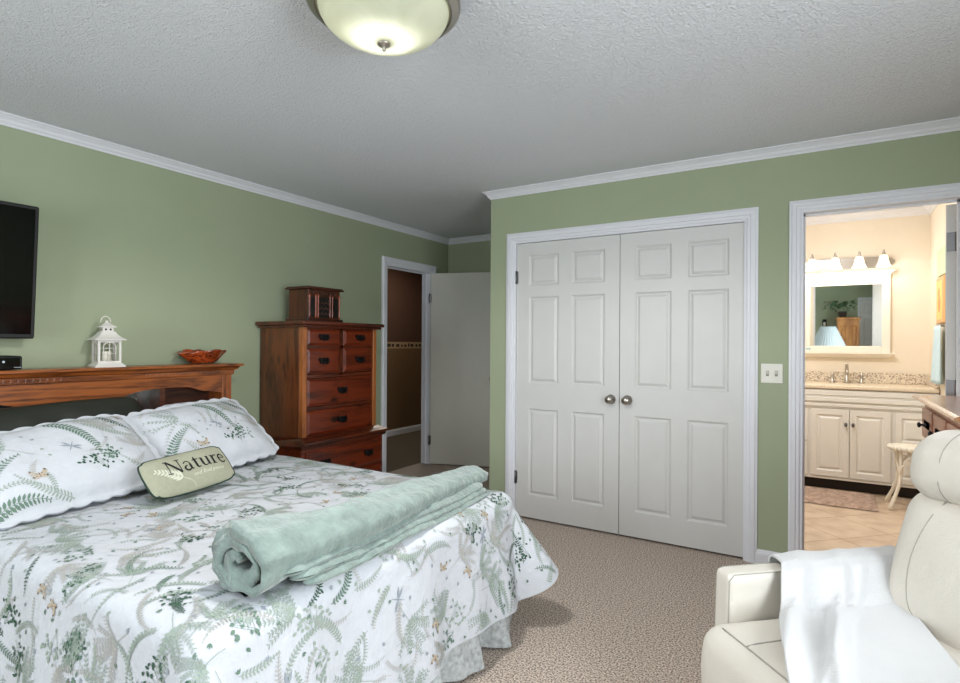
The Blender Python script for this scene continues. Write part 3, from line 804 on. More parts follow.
G = {
 'N': (.86, [[(.12,0,TN),(.12,.72,TN)],[(.12,.72,TH),(.70,0,TH)],[(.70,0,TN),(.70,.72,TN)],[(.0,.70,SF),(.2,.70,SF)],[(.0,.02,SF),(.25,.02,SF)],[(.57,.70,SF),(.83,.70,SF)]]),
 'a': (.52, [arc(.21,.36,.15,.14,165,0,.05,.05)+[(.36,.30,TH),(.36,.08,TH)],[(.36,.1,TH),(.40,.03,.07),(.47,.05,.03)],arc(.2,.14,.15,.13,80,360,.04,.1,10)]),
 't': (.36, [[(.15,.66,.03),(.15,.5,TH),(.15,.12,TH)]+[(.18,.04,.08),(.25,.02,.05),(.32,.07,.03)],[(.02,.48,SF),(.32,.48,SF)]]),
 'u': (.60, [[(.12,.48,TH),(.12,.15,TH),(.16,.04,.08),(.25,.015,.05),(.36,.06,.04),(.43,.13,.03)],[(.43,.50,TH),(.43,.03,TH)],[(.02,.48,SF),(.12,.48,SF)],[(.34,.48,SF),(.43,.48,SF)],[(.43,.02,SF),(.53,.02,SF)]]),
 'r': (.44, [[(.13,.5,TH),(.13,.02,TH)],[(.02,.48,SF),(.13,.48,SF)],[(.02,.02,SF),(.27,.02,SF)],[(.16,.33,.03),(.22,.45,.05),(.31,.49,.07),(.38,.44,.10)]]),
 'e': (.50, [arc(.24,.25,.19,.24,10,325,.05,.09,14),[(.06,.28,.04),(.42,.28,.04)]]),
}
mb = MB(); x = 0; sc = .092
for ch_ in 'Nature':
    wd, st = G[ch_]
    for s_ in st: stroke(mb, [(x+p[0], p[1], p[2]) for p in s_], sc, -.116, -.010)
    x += wd*1.0
mb.build('word_print', m_ink, ncush, False)
# pale leaf and script under the word
mb = MB(); Pn = Print(mb, lambda x, y: npos(x, y, 1, .0018)-nroot)
stem, ang = Pn.curve(-.035, -.05, 2.55, .14, .9, 9)
Pn.stem(stem, .002, 0)
for i in range(2, 10):
    t = i/9
    for sd in (-1, 1): Pn.leaf(*stem[i], ang[i]+sd*.75, .040*(1.15-t*.75), .012*(1.2-t*.7), 0)
Pn.stem(Pn.curve(-.035,-.05,-.6,.04,-20,6)[0], .0018, 0)
mb.build('leaf_print', m_wink, ncush, False)
def script_text(txt, size):
    cu = bpy.data.curves.new('tmp', 'FONT'); cu.body = txt; cu.size = size; cu.shear = .35; cu.resolution_u = 2
    ob = bpy.data.objects.new('tmp', cu); C.objects.link(ob)
    dg = bpy.context.evaluated_depsgraph_get(); me = bpy.data.meshes.new_from_object(ob.evaluated_get(dg))
    V = [tuple(v_.co) for v_ in me.vertices]; F = [tuple(p_.vertices) for p_ in me.polygons]
    bpy.data.objects.remove(ob); bpy.data.meshes.remove(me); return V, F
V, F = script_text('and find peace', .027)
MB().add([npos(v_[0]-.012, v_[1]-.042, 1, .002)-nroot for v_ in V], F).build('script_print', m_wink, ncush, False)

# ------------------------------------------------------------ rolled throw at the foot
m_plush = mat('sage_plush', (128,144,137), .95, bump=1.0, bscale=34, var=.2, vscale=20, sheen=.5)
def throw():
    # spiral centreline in the (x,z) plane, folded blanket roll; extruded along y with wobble
    turns = 2.6; n = 110; cl_ = []
    for k in range(n+1):
        t = k/n; a = t*turns*2*PI + 1.2
        r = .016+.092*t**.85
        cl_.append((r*1.18*math.cos(a)+.006*math.sin(a*3), r*.74*math.sin(a)+.006*math.cos(a*2.3)))
    zmin = min(p[1] for p in cl_)
    th_ = .0155
    def path(i, s):
        x, z = cl_[i]
        return x, z
    prof = []
    for sgn in (1, -1):
        rng = range(n+1) if sgn == 1 else range(n, -1, -1)
        for i in rng:
            a_, b_ = cl_[max(0, i-1)], cl_[min(n, i+1)]; dx, dz = b_[0]-a_[0], b_[1]-a_[1]; d = math.hypot(dx, dz)
            tt = th_*(1 if 2 < i < n-2 else .6)
            prof.append((cl_[i][0]-dz/d*tt*sgn*.9, cl_[i][1]+dx/d*tt*sgn*.9))
    L = 1.31; NL = 90; v = []; m_ = len(prof)
    for j in range(NL+1):
        s = j/NL; yy = .72+L*s
        tap = 1.04-.38*s
        cx = 2.235+.018*math.sin(s*5)-.06*s
        for k, (x, z) in enumerate(prof):
            w_ = noise.noise(Vector((x*12+3, z*12, s*4)))*(.020*(1-.5*s)+.022*math.exp(-s*9))+noise.noise(Vector((x*40, z*40, s*40)))*.006
            X, Z = x*tap*(1+.02*math.sin(s*9+k*.02)), z*tap*(1-.12*s)
            yo = 0
            if j == 0 or j == NL: yo = .022*noise.noise(Vector((x*18, z*18, 5+j)))
            rr = math.hypot(X, Z) or 1
            px, pz = cx+X+X/rr*w_, TOP+.088*tap*(1-.12*s)+Z+Z/rr*w_
            pz = max(pz, TOP+.010)
            v.append((px, yy+yo, pz))
    f = []
    for j in range(NL):
        for k in range(m_): f.append((j*m_+k, j*m_+(k+1) % m_, (j+1)*m_+(k+1) % m_, (j+1)*m_+k))
    # end caps as quads across the strip thickness
    for j in (0, NL):
        for k in range(n): f.append((j*m_+k, j*m_+k+1, j*m_+m_-2-k, j*m_+m_-1-k))
    mb = MB(); mb.add(v, f, 0, True)
    # loose folded layers tucked on the foot side
    for q in range(3):
        def lay(u, v_, q=q):
            s = u; tap = 1.04-.38*s; yy = .78+.03*q+(L-.12-.02*q)*s
            a = -1.25+2.3*v_
            r = (.125-.004*q)*tap
            ph = PI*2*v_; g = min(1, u*22, (1-u)*22)**.5
            w_ = .006*noise.noise(Vector((s*18, q*4, v_)))
            cxx = 2.235-.06*s+.082*tap+.016*q; czz = TOP+.052*tap-.020*q+.004*math.sin(s*14+q)
            return Vector((cxx+.042*g*math.cos(ph)*(1-.1*q)+w_, yy, max(cov(min(cxx+.042*math.cos(ph), 2.5), yy)[2]+.006, czz+.016*g*math.sin(ph)+w_)))
        mb.grid(lay, 90, 14)
    for p_ in range(len(mb.v)): pass
    r0 = Vector((2.18,1.5,TOP)); mb.v = [tuple(Vector(p)-r0) for p in mb.v]
    o = mb.build('throw_blanket', m_plush); o.location = r0
    tag(o, 'rolled sage green plush throw lying along the foot of the bed', 'blanket')
throw()

# ------------------------------------------------------------ things on the headboard and TV
tv = empty('television', (.125,.462,1.635), 0, 'black flat screen television on the left wall above the headboard', 'television')
Tt = RY(math.radians(4.2))
MB().box((-.022,-.575,-.335),(.022,.575,.335), 0, Tt, .006).build('bezel', mat('black_plastic', (10,11,12), .6), tv)
MB().box((.0215,-.558,-.312),(.0235,.558,.318), 0, Tt).build('screen', mat('dark_screen', (6,8,9), .08), tv)
MB().box((-.115,-.15,-.12),(-.02,.15,.12)).build('wall_bracket', m_black, tv)
SH = 1.145
bx = empty('cable_box', (.14,.83,SH), 0, 'black cable box on the headboard shelf below the television', 'cable box')
MB().box((-.09,-.14,.004),(.09,.120,.070), 0, None, .006).build('case', mat('black_plastic', (20,22,24), .35), bx)
MB().box((.0905,-.12,.010),(.092,.110,.062)).build('display_panel', mat('dark_screen', (6,8,9), .08), bx)
MB().sphere((.0925,.045,.042), .006, 8, 0, None, (.3,1,1)).build('indicator', mat('pale_marks', (190,200,205), .5), bx)
MB().box((.092,.085,.014),(.0928,.115,.016)).build('front_mark', mat('pale_marks', (190,200,205), .5), bx)
# lantern
ln = empty('candle_lantern', (.125,1.375,SH), math.radians(-9), 'small white metal candle lantern with pagoda roof on the headboard shelf', 'lantern')
m_lw = mat('chalky_white_metal', (216,212,204), .55, bump=.1, bscale=40, var=.04)
s = .062
mb = MB()
def fr(mb, z0, h0, z1, h1, mi=0):   # square frustum
    v = [(-h0,-h0,z0),(h0,-h0,z0),(h0,h0,z0),(-h0,h0,z0),(-h1,-h1,z1),(h1,-h1,z1),(h1,h1,z1),(-h1,h1,z1)]
    mb.add(v, [(3,2,1,0),(4,5,6,7),(0,1,5,4),(1,2,6,5),(2,3,7,6),(3,0,4,7)], mi); return mb
fr(mb, 0, .084, .006, .084); fr(mb, .006, .084, .022, .066); mb.build('base', m_lw, ln)
mb = MB()
for a in (-1, 1):
    for b in (-1, 1): mb.box((a*.058-.006,b*.058-.006,.02),(a*.058+.006,b*.058+.006,.150))
for a in (-1, 1):
    mb.box((-.058,a*.058-.004,.022),(.058,a*.058+.004,.034)).box((-.058,a*.058-.004,.138),(.058,a*.058+.004,.150))
    mb.box((a*.058-.004,-.058,.022),(a*.058+.004,.058,.034)).box((a*.058-.004,-.058,.138),(a*.058+.004,.058,.150))
# arched windows bars
for T_ in (Matrix(), RZ(PI/2), RZ(PI), RZ(-PI/2)):
    pts = [(.060, .034*math.cos(PI*k/10), .112+.026*math.sin(PI*k/10)) for k in range(11)]
    mb.tube([(.060,.034,.03)]+pts+[(.060,-.034,.03)], .0028, 6, 0, T_)
    if T_ != RZ(PI/2):
        mb.tube([(.060,0,.03),(.060,0,.136)], .0022, 6, 0, T_); mb.tube([(.060,-.034,.075),(.060,.034,.075)], .0018, 6, 0, T_); mb.tube([(.060,-.034,.105),(.060,.034,.105)], .0018, 6, 0, T_)
mb.build('frame', m_lw, ln)
mb = MB(); fr(mb, .150, .088, .154, .088)
H = [(.154,.088),(.166,.066),(.182,.048),(.198,.038)]
for (z0,h0),(z1,h1) in zip(H, H[1:]): fr(mb, z0, h0, z1, h1)
fr(mb, .198,.030,.222,.030); fr(mb, .222,.044,.226,.044); fr(mb, .226,.044,.240,.020); fr(mb, .240,.020,.250,.008)
mb.sphere((0,0,.252), .010, 10)
mb.build('roof', m_lw, ln)
mb = MB()
for T_ in (Matrix(), RZ(PI/2), RZ(PI), RZ(-PI/2)):
    for y in (-.013,.013): mb.lathe([(.001,0),(.006,0),(.006,.0008),(.001,.0008)], 12, 0, T_ @ TR(.030,y,.210) @ RY(PI/2))
mb.build('vent_holes', mat('vent_dark', (40,44,40), .9), ln)
MB().tube([(.0,-.028*math.cos(PI*k/12*1.0)-.006, .250+.034*math.sin(PI*k/12)) for k in range(13)], .003, 8).build('carry_ring', m_lw, ln)
ln.scale = (.88,.88,1.0)
cd = MB().lathe([(.001,.022),(.025,.022),(.025,.085),(.022,.088),(.001,.086)], 20).build('candle', mat('ivory_wax', (236,230,214), .5), ln)
mb = MB()
for k in range(5): MB().sphere((.0625,-.018+.009*k,.031), .004, 8).build('bead', m_lw, ln)
# burl bowl
def bowl():
    m_ = wood('burl_wood', (34,10,6), (164,70,30), 0, .2, 14, .8, True)
    mb = MB(); n = 48
    pr = [(.02,.004),(.07,.004),(.095,.02),(.125,.048),(.150,.068),(.142,.070),(.118,.052),(.085,.026),(.05,.016),(.001,.014)]
    def fn(u, v_):
        k = v_*(len(pr)-1); i = min(int(k), len(pr)-2); t = k-i; r = pr[i][0]*(1-t)+pr[i+1][0]*t; z = pr[i][1]*(1-t)+pr[i+1][1]*t
        a = 2*PI*u; g = 1+.10*math.sin(a*3+.5)*(r/.15)+.06*math.sin(a*7)*(r/.15)
        return Vector((r*.62*g*math.cos(a), r*1.02*g*math.sin(a), z*1.18+.010*math.sin(a*2+1)*(r/.15)**2+.004*math.sin(a*9)*(r/.15)))
    mb.add([(0,0,.004)], []); mb.grid(fn, n, 27, 0, True)
    mb.v.pop(0); mb.f = [[i-1 for i in f] for f in mb.f]
    mb.add([fn(i/n, 0) for i in range(n)], [tuple(range(n))])
    o = mb.build('wooden_bowl', m_); o.location = (.125,1.955,SH+.002)
    tag(o, 'irregular glossy burl wood bowl on the right end of the headboard shelf', 'bowl')
bowl()

# ------------------------------------------------------------ tall chest of drawers
ch = empty('chest_of_drawers', (.0,2.835,0), 0, 'tall knotty pine chest of drawers against the green wall beside the bedroom doorway', 'chest of drawers')
FX = .485; W2 = .375
MB().box((.03,-W2,.60),(.445,W2,1.40), 0, None, .003).build('carcass', m_pine, ch)
for y_ in (-W2, W2-.035): MB().box((.445,y_,.60),(FX,y_+.035,1.40), 0, None, .002).build('corner_stile', wood('pine_pale_stile', (104,54,22), (164,96,46), 2, .35, 4, .3, False), ch)
mb = MB().box((.02,-W2-.045,1.412),(.545,W2+.035,1.438), 0, None, .008).box((.025,-W2-.025,1.395),(.52,W2+.025,1.413), 0, None, .006)
mb.build('top', m_pinedk, ch)
# rails between drawers
mb = MB()
for z in (.610,.817,1.047,1.255,1.392):
    mb.box((.445,-W2+.035,z-.012),(.474,W2-.035,z+.012))
mb.box((.445,-.014,1.047),(.474,.014,1.392)); mb.build('drawer_rails', m_pinedk, ch)
def bail(parent, y, z, x):
    mb = MB(); T_ = TR(x,y,z)
    pts = [(-.052,.010),(-.040,.026),(-.022,.018),(0,.024),(.022,.018),(.040,.026),(.052,.010),(.040,-.008),(.030,-.020),(.012,-.018),(0,-.030),(-.012,-.018),(-.030,-.020),(-.040,-.008)]
    mb.prism([(0,a,b) for a, b in pts], (0,0,0), (.003,0,0), T=T_)
    for s in (-1, 1): mb.sphere((.010,s*.036,.006), .008, 8, 0, T_)
    mb.tube([(.014,-.036,.006),(.020,-.034,-.010),(.022,-.016,-.022),(.022,0,-.016),(.022,.016,-.022),(.020,.034,-.010),(.014,.036,.006)], .0042, 8, 0, T_)
    mb.build('drawer_pull', m_black, parent)
def drawer(y0, y1, z0, z1, x, pulls):
    mb = MB()
    mb.box((x-.03,y0,z0),(x+.004,y1,z1), 0, None, .003)
    d_ = .016
    v = [(x+.004,y0+.006,z0+.006),(x+.004,y1-.006,z0+.006),(x+.004,y1-.006,z1-.006),(x+.004,y0+.006,z1-.006),
         (x+.012,y0+.006+d_,z0+.006+d_),(x+.012,y1-.006-d_,z0+.006+d_),(x+.012,y1-.006-d_,z1-.006-d_),(x+.012,y0+.006+d_,z1-.006-d_)]
    mb.add(v, [(0,1,5,4),(1,2,6,5),(2,3,7,6),(3,0,4,7),(4,5,6,7)])
    o = mb.build('drawer', m_pined, ch)
    for p_ in pulls: bail(o, p_, (z0+z1)/2+.002, x+.012)
a = W2-.040
drawer(-a, -.018, 1.264, 1.386, FX-.012, [-.185]); drawer(.018, a, 1.264, 1.386, FX-.012, [.185])
drawer(-a, -.018, 1.064, 1.246, FX-.012, [-.185]); drawer(.018, a, 1.064, 1.246, FX-.012, [.185])
drawer(-a, a, .832, 1.030, FX-.012, [0.0]); drawer(-a, a, .624, .802, FX-.012, [0.0])
# lower wider section
MB().box((.02,-W2-.05,.0),(.53,W2+.03,.555), 0, None, .003).build('base_carcass', m_pined, ch)
mb = MB()
v = []
for yy, s_ in ((-W2-.055, -1), (W2+.045, 1)):
    for (x_, z_, o_) in ((.02,.60,0),(.50,.625,-.03),(.53,.612,-.015),(.575,.600,.0),(.575,.585,.0),(.55,.575,.008),(.545,.55,0),(.02,.55,0)): v.append((x_, yy+s_*o_, z_))
q = 8
mb.add(v, [(i, (i+1) % q, q+(i+1) % q, q+i) for i in range(q)]+[tuple(range(q)), tuple(range(q, 2*q))])
mb.build('waist_moulding', m_pinedk, ch)
a = W2+.015
drawer(-a, a, .335, .53, .535, [-.22,.22]); drawer(-a, a, .11, .315, .535, [-.22,.22])
mb = MB().box((.45,-W2-.055,0),(.545,W2+.055,.09), 0, None, .006); mb.build('plinth', m_pinedk, ch)
# carved wooden box on top
cb = empty('jewelry_box', (.27,2.757,1.4385), math.radians(0), 'small carved dark wood box with panelled doors on top of the tall chest', 'box')
m_cb = wood('carved_dark_wood', (38,17,10), (84,42,20), 2, .4, 5, .2, False); m_cbd = wood('carved_dark_top', (30,12,8), (74,32,16), 1, .3, 5, .3, False)
hx, hy = .115, .176
hz = .262
def cbx(mb, x0, y0, z0, x1, y1, z1, b=.003): return mb.box((x0,y0,z0),(x1,y1,z1), 0, None, b)
cbx(MB(), -hx+.01, -hy+.02, .02, hx-.01, hy-.02, hz-.02).build('case', m_cb, cb)
cbx(cbx(MB(), -hx-.006, -hy-.006, hz-.02, hx+.010, hy+.008, hz-.008), -hx, -hy+.004, hz-.008, hx+.004, hy-.002, hz, .002).build('lid', m_cbd, cb)
cbx(MB(), -hx-.004, -hy, 0, hx+.006, hy, .026).build('base', m_cbd, cb)
for y in (-.148,-.090,-.068,.050,.074,.145): MB().lathe([(.009,.03),(.006,.045),(.008,.06),(.005,.10),(.008,.16),(.006,.175),(.009,.19),(.009,.205)], 10, 0, TR(hx-.004,y,0)).build('turned_column', wood('turned_reddish', (84,30,16), (140,66,38), 2, .3, 5, .3, False), cb)
for k in range(8): MB().box((hx-.012,-.150+.042*k-.006,.206),(hx-.004,-.150+.042*k+.006,.218), 0, None, .002).build('dentil', m_cb, cb)
m_pan = mat('dark_panel', (28,26,24), .3)
for y0, y1 in ((-.141,-.097),(-.060,.042),(.082,.138)):
    o = MB().box((hx-.012,y0,.035),(hx-.008,y1,.185)).build('panel_door', m_pan, cb)
mb = MB()
for k in range(-2, 3):
    for z in (.06,.10,.14): mb.sphere((hx-.007,-.005+.02*k,z+.008*(k % 2)), .008, 8, 0, None, (.4,1,1.3))
mb.build('carving', m_cb, cb)

# ------------------------------------------------------------ recliner
an = math.radians(48)
ck = empty('recliner', (3.275,1.70,0), 0, 'cream leather recliner in the right foreground turned towards the bed', 'armchair')
bk = Vector((math.sin(an), math.cos(an), 0)); sd_ = Vector((math.cos(an), -math.sin(an), 0))
Tc = Matrix((bk, sd_, Vector((0,0,1)))).transposed().to_4x4()      # local (b, n, z)
def leather_mat():
    m, t, p = nt('cream_leather'); tc = t.nodes.new('ShaderNodeTexCoord')
    p.inputs['Base Color'].default_value = srgb(211,205,194); p.inputs['Roughness'].default_value = .42
    v_ = t.nodes.new('ShaderNodeTexVoronoi'); v_.inputs['Scale'].default_value = 260; t.links.new(tc.outputs['Object'], v_.inputs['Vector'])
    n = t.nodes.new('ShaderNodeTexNoise'); n.inputs['Scale'].default_value = 9; n.inputs['Detail'].default_value = 4; t.links.new(tc.outputs['Object'], n.inputs['Vector'])
    a_ = t.nodes.new('ShaderNodeMath'); a_.operation = 'MULTIPLY_ADD'; a_.inputs[1].default_value = .08; t.links.new(v_.outputs['Distance'], a_.inputs[0]); t.links.new(n.outputs['Fac'], a_.inputs[2])
    b = t.nodes.new('ShaderNodeBump'); b.inputs['Strength'].default_value = .35; b.inputs['Distance'].default_value = .02
    t.links.new(a_.outputs[0], b.inputs['Height']); t.links.new(b.outputs['Normal'], p.inputs['Normal'])
    return m
m_leather = leather_mat(); m_seam = mat('leather_seam', (158,154,144), .6)
def rbox(lo, hi, r, n=5, f=None, T=None, mb=None):
    """box with rounded edges, f warps the local point; returned as MB"""
    mb = mb or MB(); lo = Vector(lo); hi = Vector(hi); c = (lo+hi)/2; h = (hi-lo)/2
    N = 22; vs = {}; V = []; F = []
    def key(i, j, k): 
        if (i, j, k) not in vs:
            p = Vector((i/N*2-1, j/N*2-1, k/N*2-1))
            # concentrate samples near the edges
            p = Vector([math.copysign(abs(a)**.75, a) for a in p])
            q = Vector([p[a]*h[a] for a in range(3)])
            inner = Vector([max(-(h[a]-r), min(h[a]-r, q[a])) for a in range(3)])
            d = q-inner
            if d.length > 1e-9:
                # push onto rounded shell
                q = inner + d.normalized()*r
            q = c+q
            if f: q = f(q)
            vs[(i, j, k)] = len(V); V.append(q)
        return vs[(i, j, k)]
    for a in range(3):
        for s_ in (0, N):
            for i in range(N):
                for j in range(N):
                    ids = []
                    for (p, q) in ((i,j),(i+1,j),(i+1,j+1),(i,j+1)):
                        t = [0,0,0]; t[a] = s_; t[(a+1)%3] = p; t[(a+2)%3] = q; ids.append(key(*t))
                    F.append(ids if s_ else ids[::-1])
    mb.add(V, F, 0, True, T); return mb
def armwarp(p):
    # arm tapers: top slopes slightly, front leans outward
    b, n_, z = p
    b2 = b + .03*(z-.58)*(1-max(0, b)/.8)
    return Vector((b2, n_, z))
SW = .60          # seat width between arms
for n0, lab in ((0, 'far'), (.075+SW+.02, 'near')):
    o = rbox((0,n0,.05),(.78,n0+.072,.585), .014, f=armwarp, T=Tc).build('armrest', m_leather, ck)
    sm = MB()
    for nn in (n0+.003, n0+.069):
        sm.tube([armwarp(Vector(p)) for p in ((.006,nn,.08),(.004,nn,.30),(.004,nn,.565),(.02,nn,.582),(.3,nn,.583),(.76,nn,.583))], .0019, 6, 0, Tc)
    sm.build('seam', m_seam, o)
# seat with bulging front
def seatw(p):
    b, n_, z = p; u = (n_-.405)/.3
    z2 = z + .012*math.sin(PI*max(0, min(1, (b+.12)/.62)))*(1-u*u) if z > .35 else z
    b2 = b - (.025*(1-((z-.33)/.14)**2) if b < .1 else 0)
    return Vector((b2, n_, z2))
o = rbox((-.095,.075,.20),(.60,.692,.462), .055, f=seatw, T=Tc).build('seat_cushion', m_leather, ck)
sm = MB()
def seat_top(b, n_):
    z = .462-(.055-math.sqrt(max(0, .055**2-max(0, -.04-b)**2)) if b < -.04 else 0)
    return seatw(Vector((b, n_, z)))+Vector((0,0,.0005))
sm.tube([seat_top(-.060, .135+.50*k/20) for k in range(21)], .0022, 6, 0, Tc)
sm.tube([seat_top(-.060+.6*k/20, .24) for k in range(21)], .0022, 6, 0, Tc)
sm.build('seam', m_seam, o)
rbox((-.14,.12,.07),(-.03,.69,.30), .045, T=Tc).build('footrest', m_leather, ck)
# back cushion
def backw(p):
    b, n_, z = p; t = (z-.42)/.42; u = (n_-.405)/.32
    lean = .11*t
    bulge = .05*math.sin(PI*max(0, min(1, t)))*(1-.7*u*u) if b < .66 else 0
    nn = .395+(n_-.395)*(1-.01*t)
    return Vector((b+lean-bulge, nn, z))
o = rbox((.50,.088,.40),(.72,.705,.845), .07, f=backw, T=Tc).build('back_cushion', m_leather, ck)
def on_back(n_, z, e=.0): # front surface point
    return backw(Vector((.50+.0, n_, z)))+Vector((-.0015+e,0,0))
sm = MB()
for s_ in (0, 1):
    pts = []
    for k in range(17):
        t = k/16; z = .43+.40*t; n_ = .225-.035*math.sin(PI*t)-.0*t
        if t < .2: n_ += (.2-t)*.35
        pts.append(on_back(n_ if not s_ else .81-n_, z, .002+(.012 if t < .12 or t > .93 else 0)))
    sm.tube(pts, .0020, 6, 0, Tc)
sm.build('seam', m_seam, o)
# headrest roll
def headw(p):
    b, n_, z = p; t = (z-.82)/.22; u = (n_-.405)/.30
    return Vector((b+.125+.03*t-.02*math.sin(PI*max(0,min(1,t))), n_, z-.014*u*u))
o = rbox((.455,.10,.815),(.69,.70,1.04), .085, f=headw, T=Tc).build('headrest', m_leather, ck)
for nn in (.235,.575):
    sm = MB()
    cp = Vector((.5725,nn,.9275)); pts = []
    for k in range(13):
        a_ = math.radians(250-k*15)
        c_, s2 = math.cos(a_), math.sin(a_)
        # rounded rectangle radius .095, half .1175 x .11
        q = Vector((max(-.0325,min(.0325,c_*.3)), 0, max(-.0275,min(.0275,s2*.3))))
        d_ = Vector((c_,0,s2)); pts.append(headw(cp+q+d_*.0855))
    sm.tube(pts, .0019, 6, 0, Tc); sm.build('seam', m_seam, o)
rbox((.60,.10,.08),(.80,.69,.90), .05, f=lambda p: Vector((p[0]+.20*max(0, p[2]-.42)/.42, p[1], p[2])), T=Tc).build('back_shell', m_leather, ck)
MB().box((.05,.13,.03),(.68,.68,.22), 0, Tc).build('under_frame', m_black, ck)
for b_ in (.04,.66):
    for n_ in (.14,.64): MB().lathe([(.022,0),(.025,.03),(.025,.055)], 12, 0, Tc @ TR(b_,n_,0)).build('foot', m_black, ck)
# white blanket over the far arm and the seat
m_fleece = mat('white_fleece', (196,196,196), .95, bump=.25, bscale=120, var=.015, vscale=12, sheen=.4)
PF = [(-.018,.42),(-.018,.56),(-.012,.596),(.006,.606),(.04,.608),(.066,.604),(.088,.588),(.104,.555),(.125,.520),(.158,.494),(.21,.486),(.30,.488),(.40,.490),(.50,.490),(.62,.487),(.68,.484)]
def bl(u, v_):
    k = v_*(len(PF)-1); i = min(int(k), len(PF)-2); t = k-i
    n_ = PF[i][0]*(1-t)+PF[i+1][0]*t; z = PF[i][1]*(1-t)+PF[i+1][1]*t
    lb = .205-.03*math.sin(max(0, min(1, (n_+.02)/.2))*PI/2) - max(0, n_-.06)*.70
    rb = .635-.10*max(0, min(1, (n_-.07)/.09)) - max(0, n_-.16)*.62
    rb -= .018*math.cos(u*9)
    b = lb+(rb-lb)*u
    q = b-.30+n_*.9                      # distance from the main diagonal fold
    ridge = .040*math.exp(-(q/.040)**2)+.030*math.exp(-((q-.15)/.026)**2)+.020*math.exp(-((q+.15)/.035)**2)+.014*math.exp(-((q-.25+n_*.3)/.02)**2)
    ridge *= max(.15, min(1, (n_-.02)*8))*(1 if n_ < .45 else max(.3, 1-(n_-.45)*3))
    w_ = ridge+.012*abs(noise.noise(Vector((b*5+n_*2.5, n_*3, 3))))
    if n_ < 0: return Vector((b, n_-w_*.3, z))
    tilt = max(0, min(1, (n_-.04)/.05)) * max(0, min(1, (.20-n_)/.08))
    return Vector((b-.3*w_, n_+.004*tilt+w_*.75*tilt, z+.002+w_*(1-.5*tilt)))
mb = MB().grid(bl, 70, 90, 0, False, True, Tc)
mb.grid(lambda u, v_: bl(u, v_)+Vector((0,0,.0)) - Vector((0,-.003 if .1 < v_ < .5 else .0, .004)), 70, 90, 0, False, True, Tc) if False else None
o = mb.build('fleece_blanket', m_fleece, None, False); o.location = (3.275,1.70,0)
sol = o.modifiers.new('thickness', 'SOLIDIFY'); sol.thickness = .007; sol.offset = 0
tag(o, 'white fleece blanket draped over the recliner arm and seat', 'blanket')

# ------------------------------------------------------------ dresser at right
dr = empty('dresser', (4.40,2.75,0), 0, 'low reddish wood dresser with moulded top behind the recliner', 'dresser')
m_dred = wood('rosy_drawer_front', (120,66,48), (172,112,88), 1, .35, 4, .3, False)
DH = 1.045; d0, d1 = -.42, .60
mb = MB()
v = []
for yy, s_ in ((d0-.02, -1), (d1+.02, 1)):
    for (x_, z_, o_) in ((.43,0,0),(-.425,0,-.02),(-.44,-.006,0),(-.445,-.014,.0),(-.43,-.018,-.01),(-.425,-.028,-.015),(-.408,-.034,-.03),(.43,-.034,0)): v.append((x_, yy+s_*o_, DH+z_))
mb.add(v, [(i, (i+1) % 8, 8+(i+1) % 8, 8+i) for i in range(8)]+[tuple(range(8)), tuple(range(8, 16))])
mb.build('top', m_cherry, dr)
MB().box((-.395,d0,.06),(.43,d1,DH-.034)).build('carcass', m_dred, dr)
MB().box((-.38,d0+.02,0),(.41,d1-.02,.06)).build('plinth', m_pinedk, dr)
for r_, (z0, z1) in enumerate(((.84,.985),(.60,.82),(.34,.58),(.10,.32))):
    for (y0, y1) in ((d0+.03,-.08),(-.05,.25),(.28,d1-.03)) if r_ == 0 else ((d0+.03,.07),(.10,d1-.03)):
        mb = MB().box((-.410,y0,z0),(-.39,y1,z1), 0, None, .003)
        raised(mb, y0+.02, y1-.02, z0+.02, z1-.02, 0, Matrix(((0,1,0,-.411),(1,0,0,0),(0,0,1,0),(0,0,0,1))), .006)
        o = mb.build('drawer', m_dred, dr)
        for yk in ([(y0+y1)/2] if r_ == 0 else [y0+.12, y1-.12]):
            MB().lathe([(.011,0),(.006,.006),(.005,.020),(.012,.024),(.014,.029),(.010,.034),(.001,.036)], 14, 0, TR(-.411,yk,(z0+z1)/2) @ RY(-PI/2)).build('knob', m_black, o)

# ------------------------------------------------------------ bathroom: vanity
m_cab = mat('cream_cabinet_paint', (224,221,214), .45)
VX0, VX1, VF = 3.06, 4.385, 5.68
vn = empty('bathroom_vanity', (3.7,5.95,0), 0, 'cream bathroom vanity cabinet with raised panel doors', 'vanity cabinet')
TV = TR(-3.7,-5.95,0)
MB().box((VX0,VF,.10),(VX1,6.198,.90), 0, TV).build('carcass', m_cab, vn)
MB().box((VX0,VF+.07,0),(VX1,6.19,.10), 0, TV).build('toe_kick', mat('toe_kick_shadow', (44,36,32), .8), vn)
mb = MB()
for z0, z1, o_ in ((.745,.775,.020),(.775,.79,.014),(.79,.83,.028),(.83,.845,.018),(.845,.895,.024)): mb.box((VX0,VF-o_,z0),(VX1,VF,z1), 0, TV, .004)
mb.build('apron_moulding', m_cab, vn)
MB().box((VX0,VF-.012,.098),(VX1,VF,.118), 0, TV, .003).build('bottom_rail', m_cab, vn)
for (x0, x1, kx) in ((3.475,3.765,3.742),(3.772,4.062,3.795)):
    o = panel_slab(x1-x0, .60, .018, [(.045,x1-x0-.045)], [(.05,.55)], TV @ TR(x0,VF-.018,.125)).build('cabinet_door', m_cab, vn)
    MB().lathe([(.007,0),(.005,.012),(.010,.018),(.013,.024),(.009,.030),(.001,.031)], 14, 0, TV @ TR(kx,VF-.018,.595) @ RX(PI/2) @ Matrix.Diagonal((1,1.5,1,1))).build('knob', m_hinge, o)
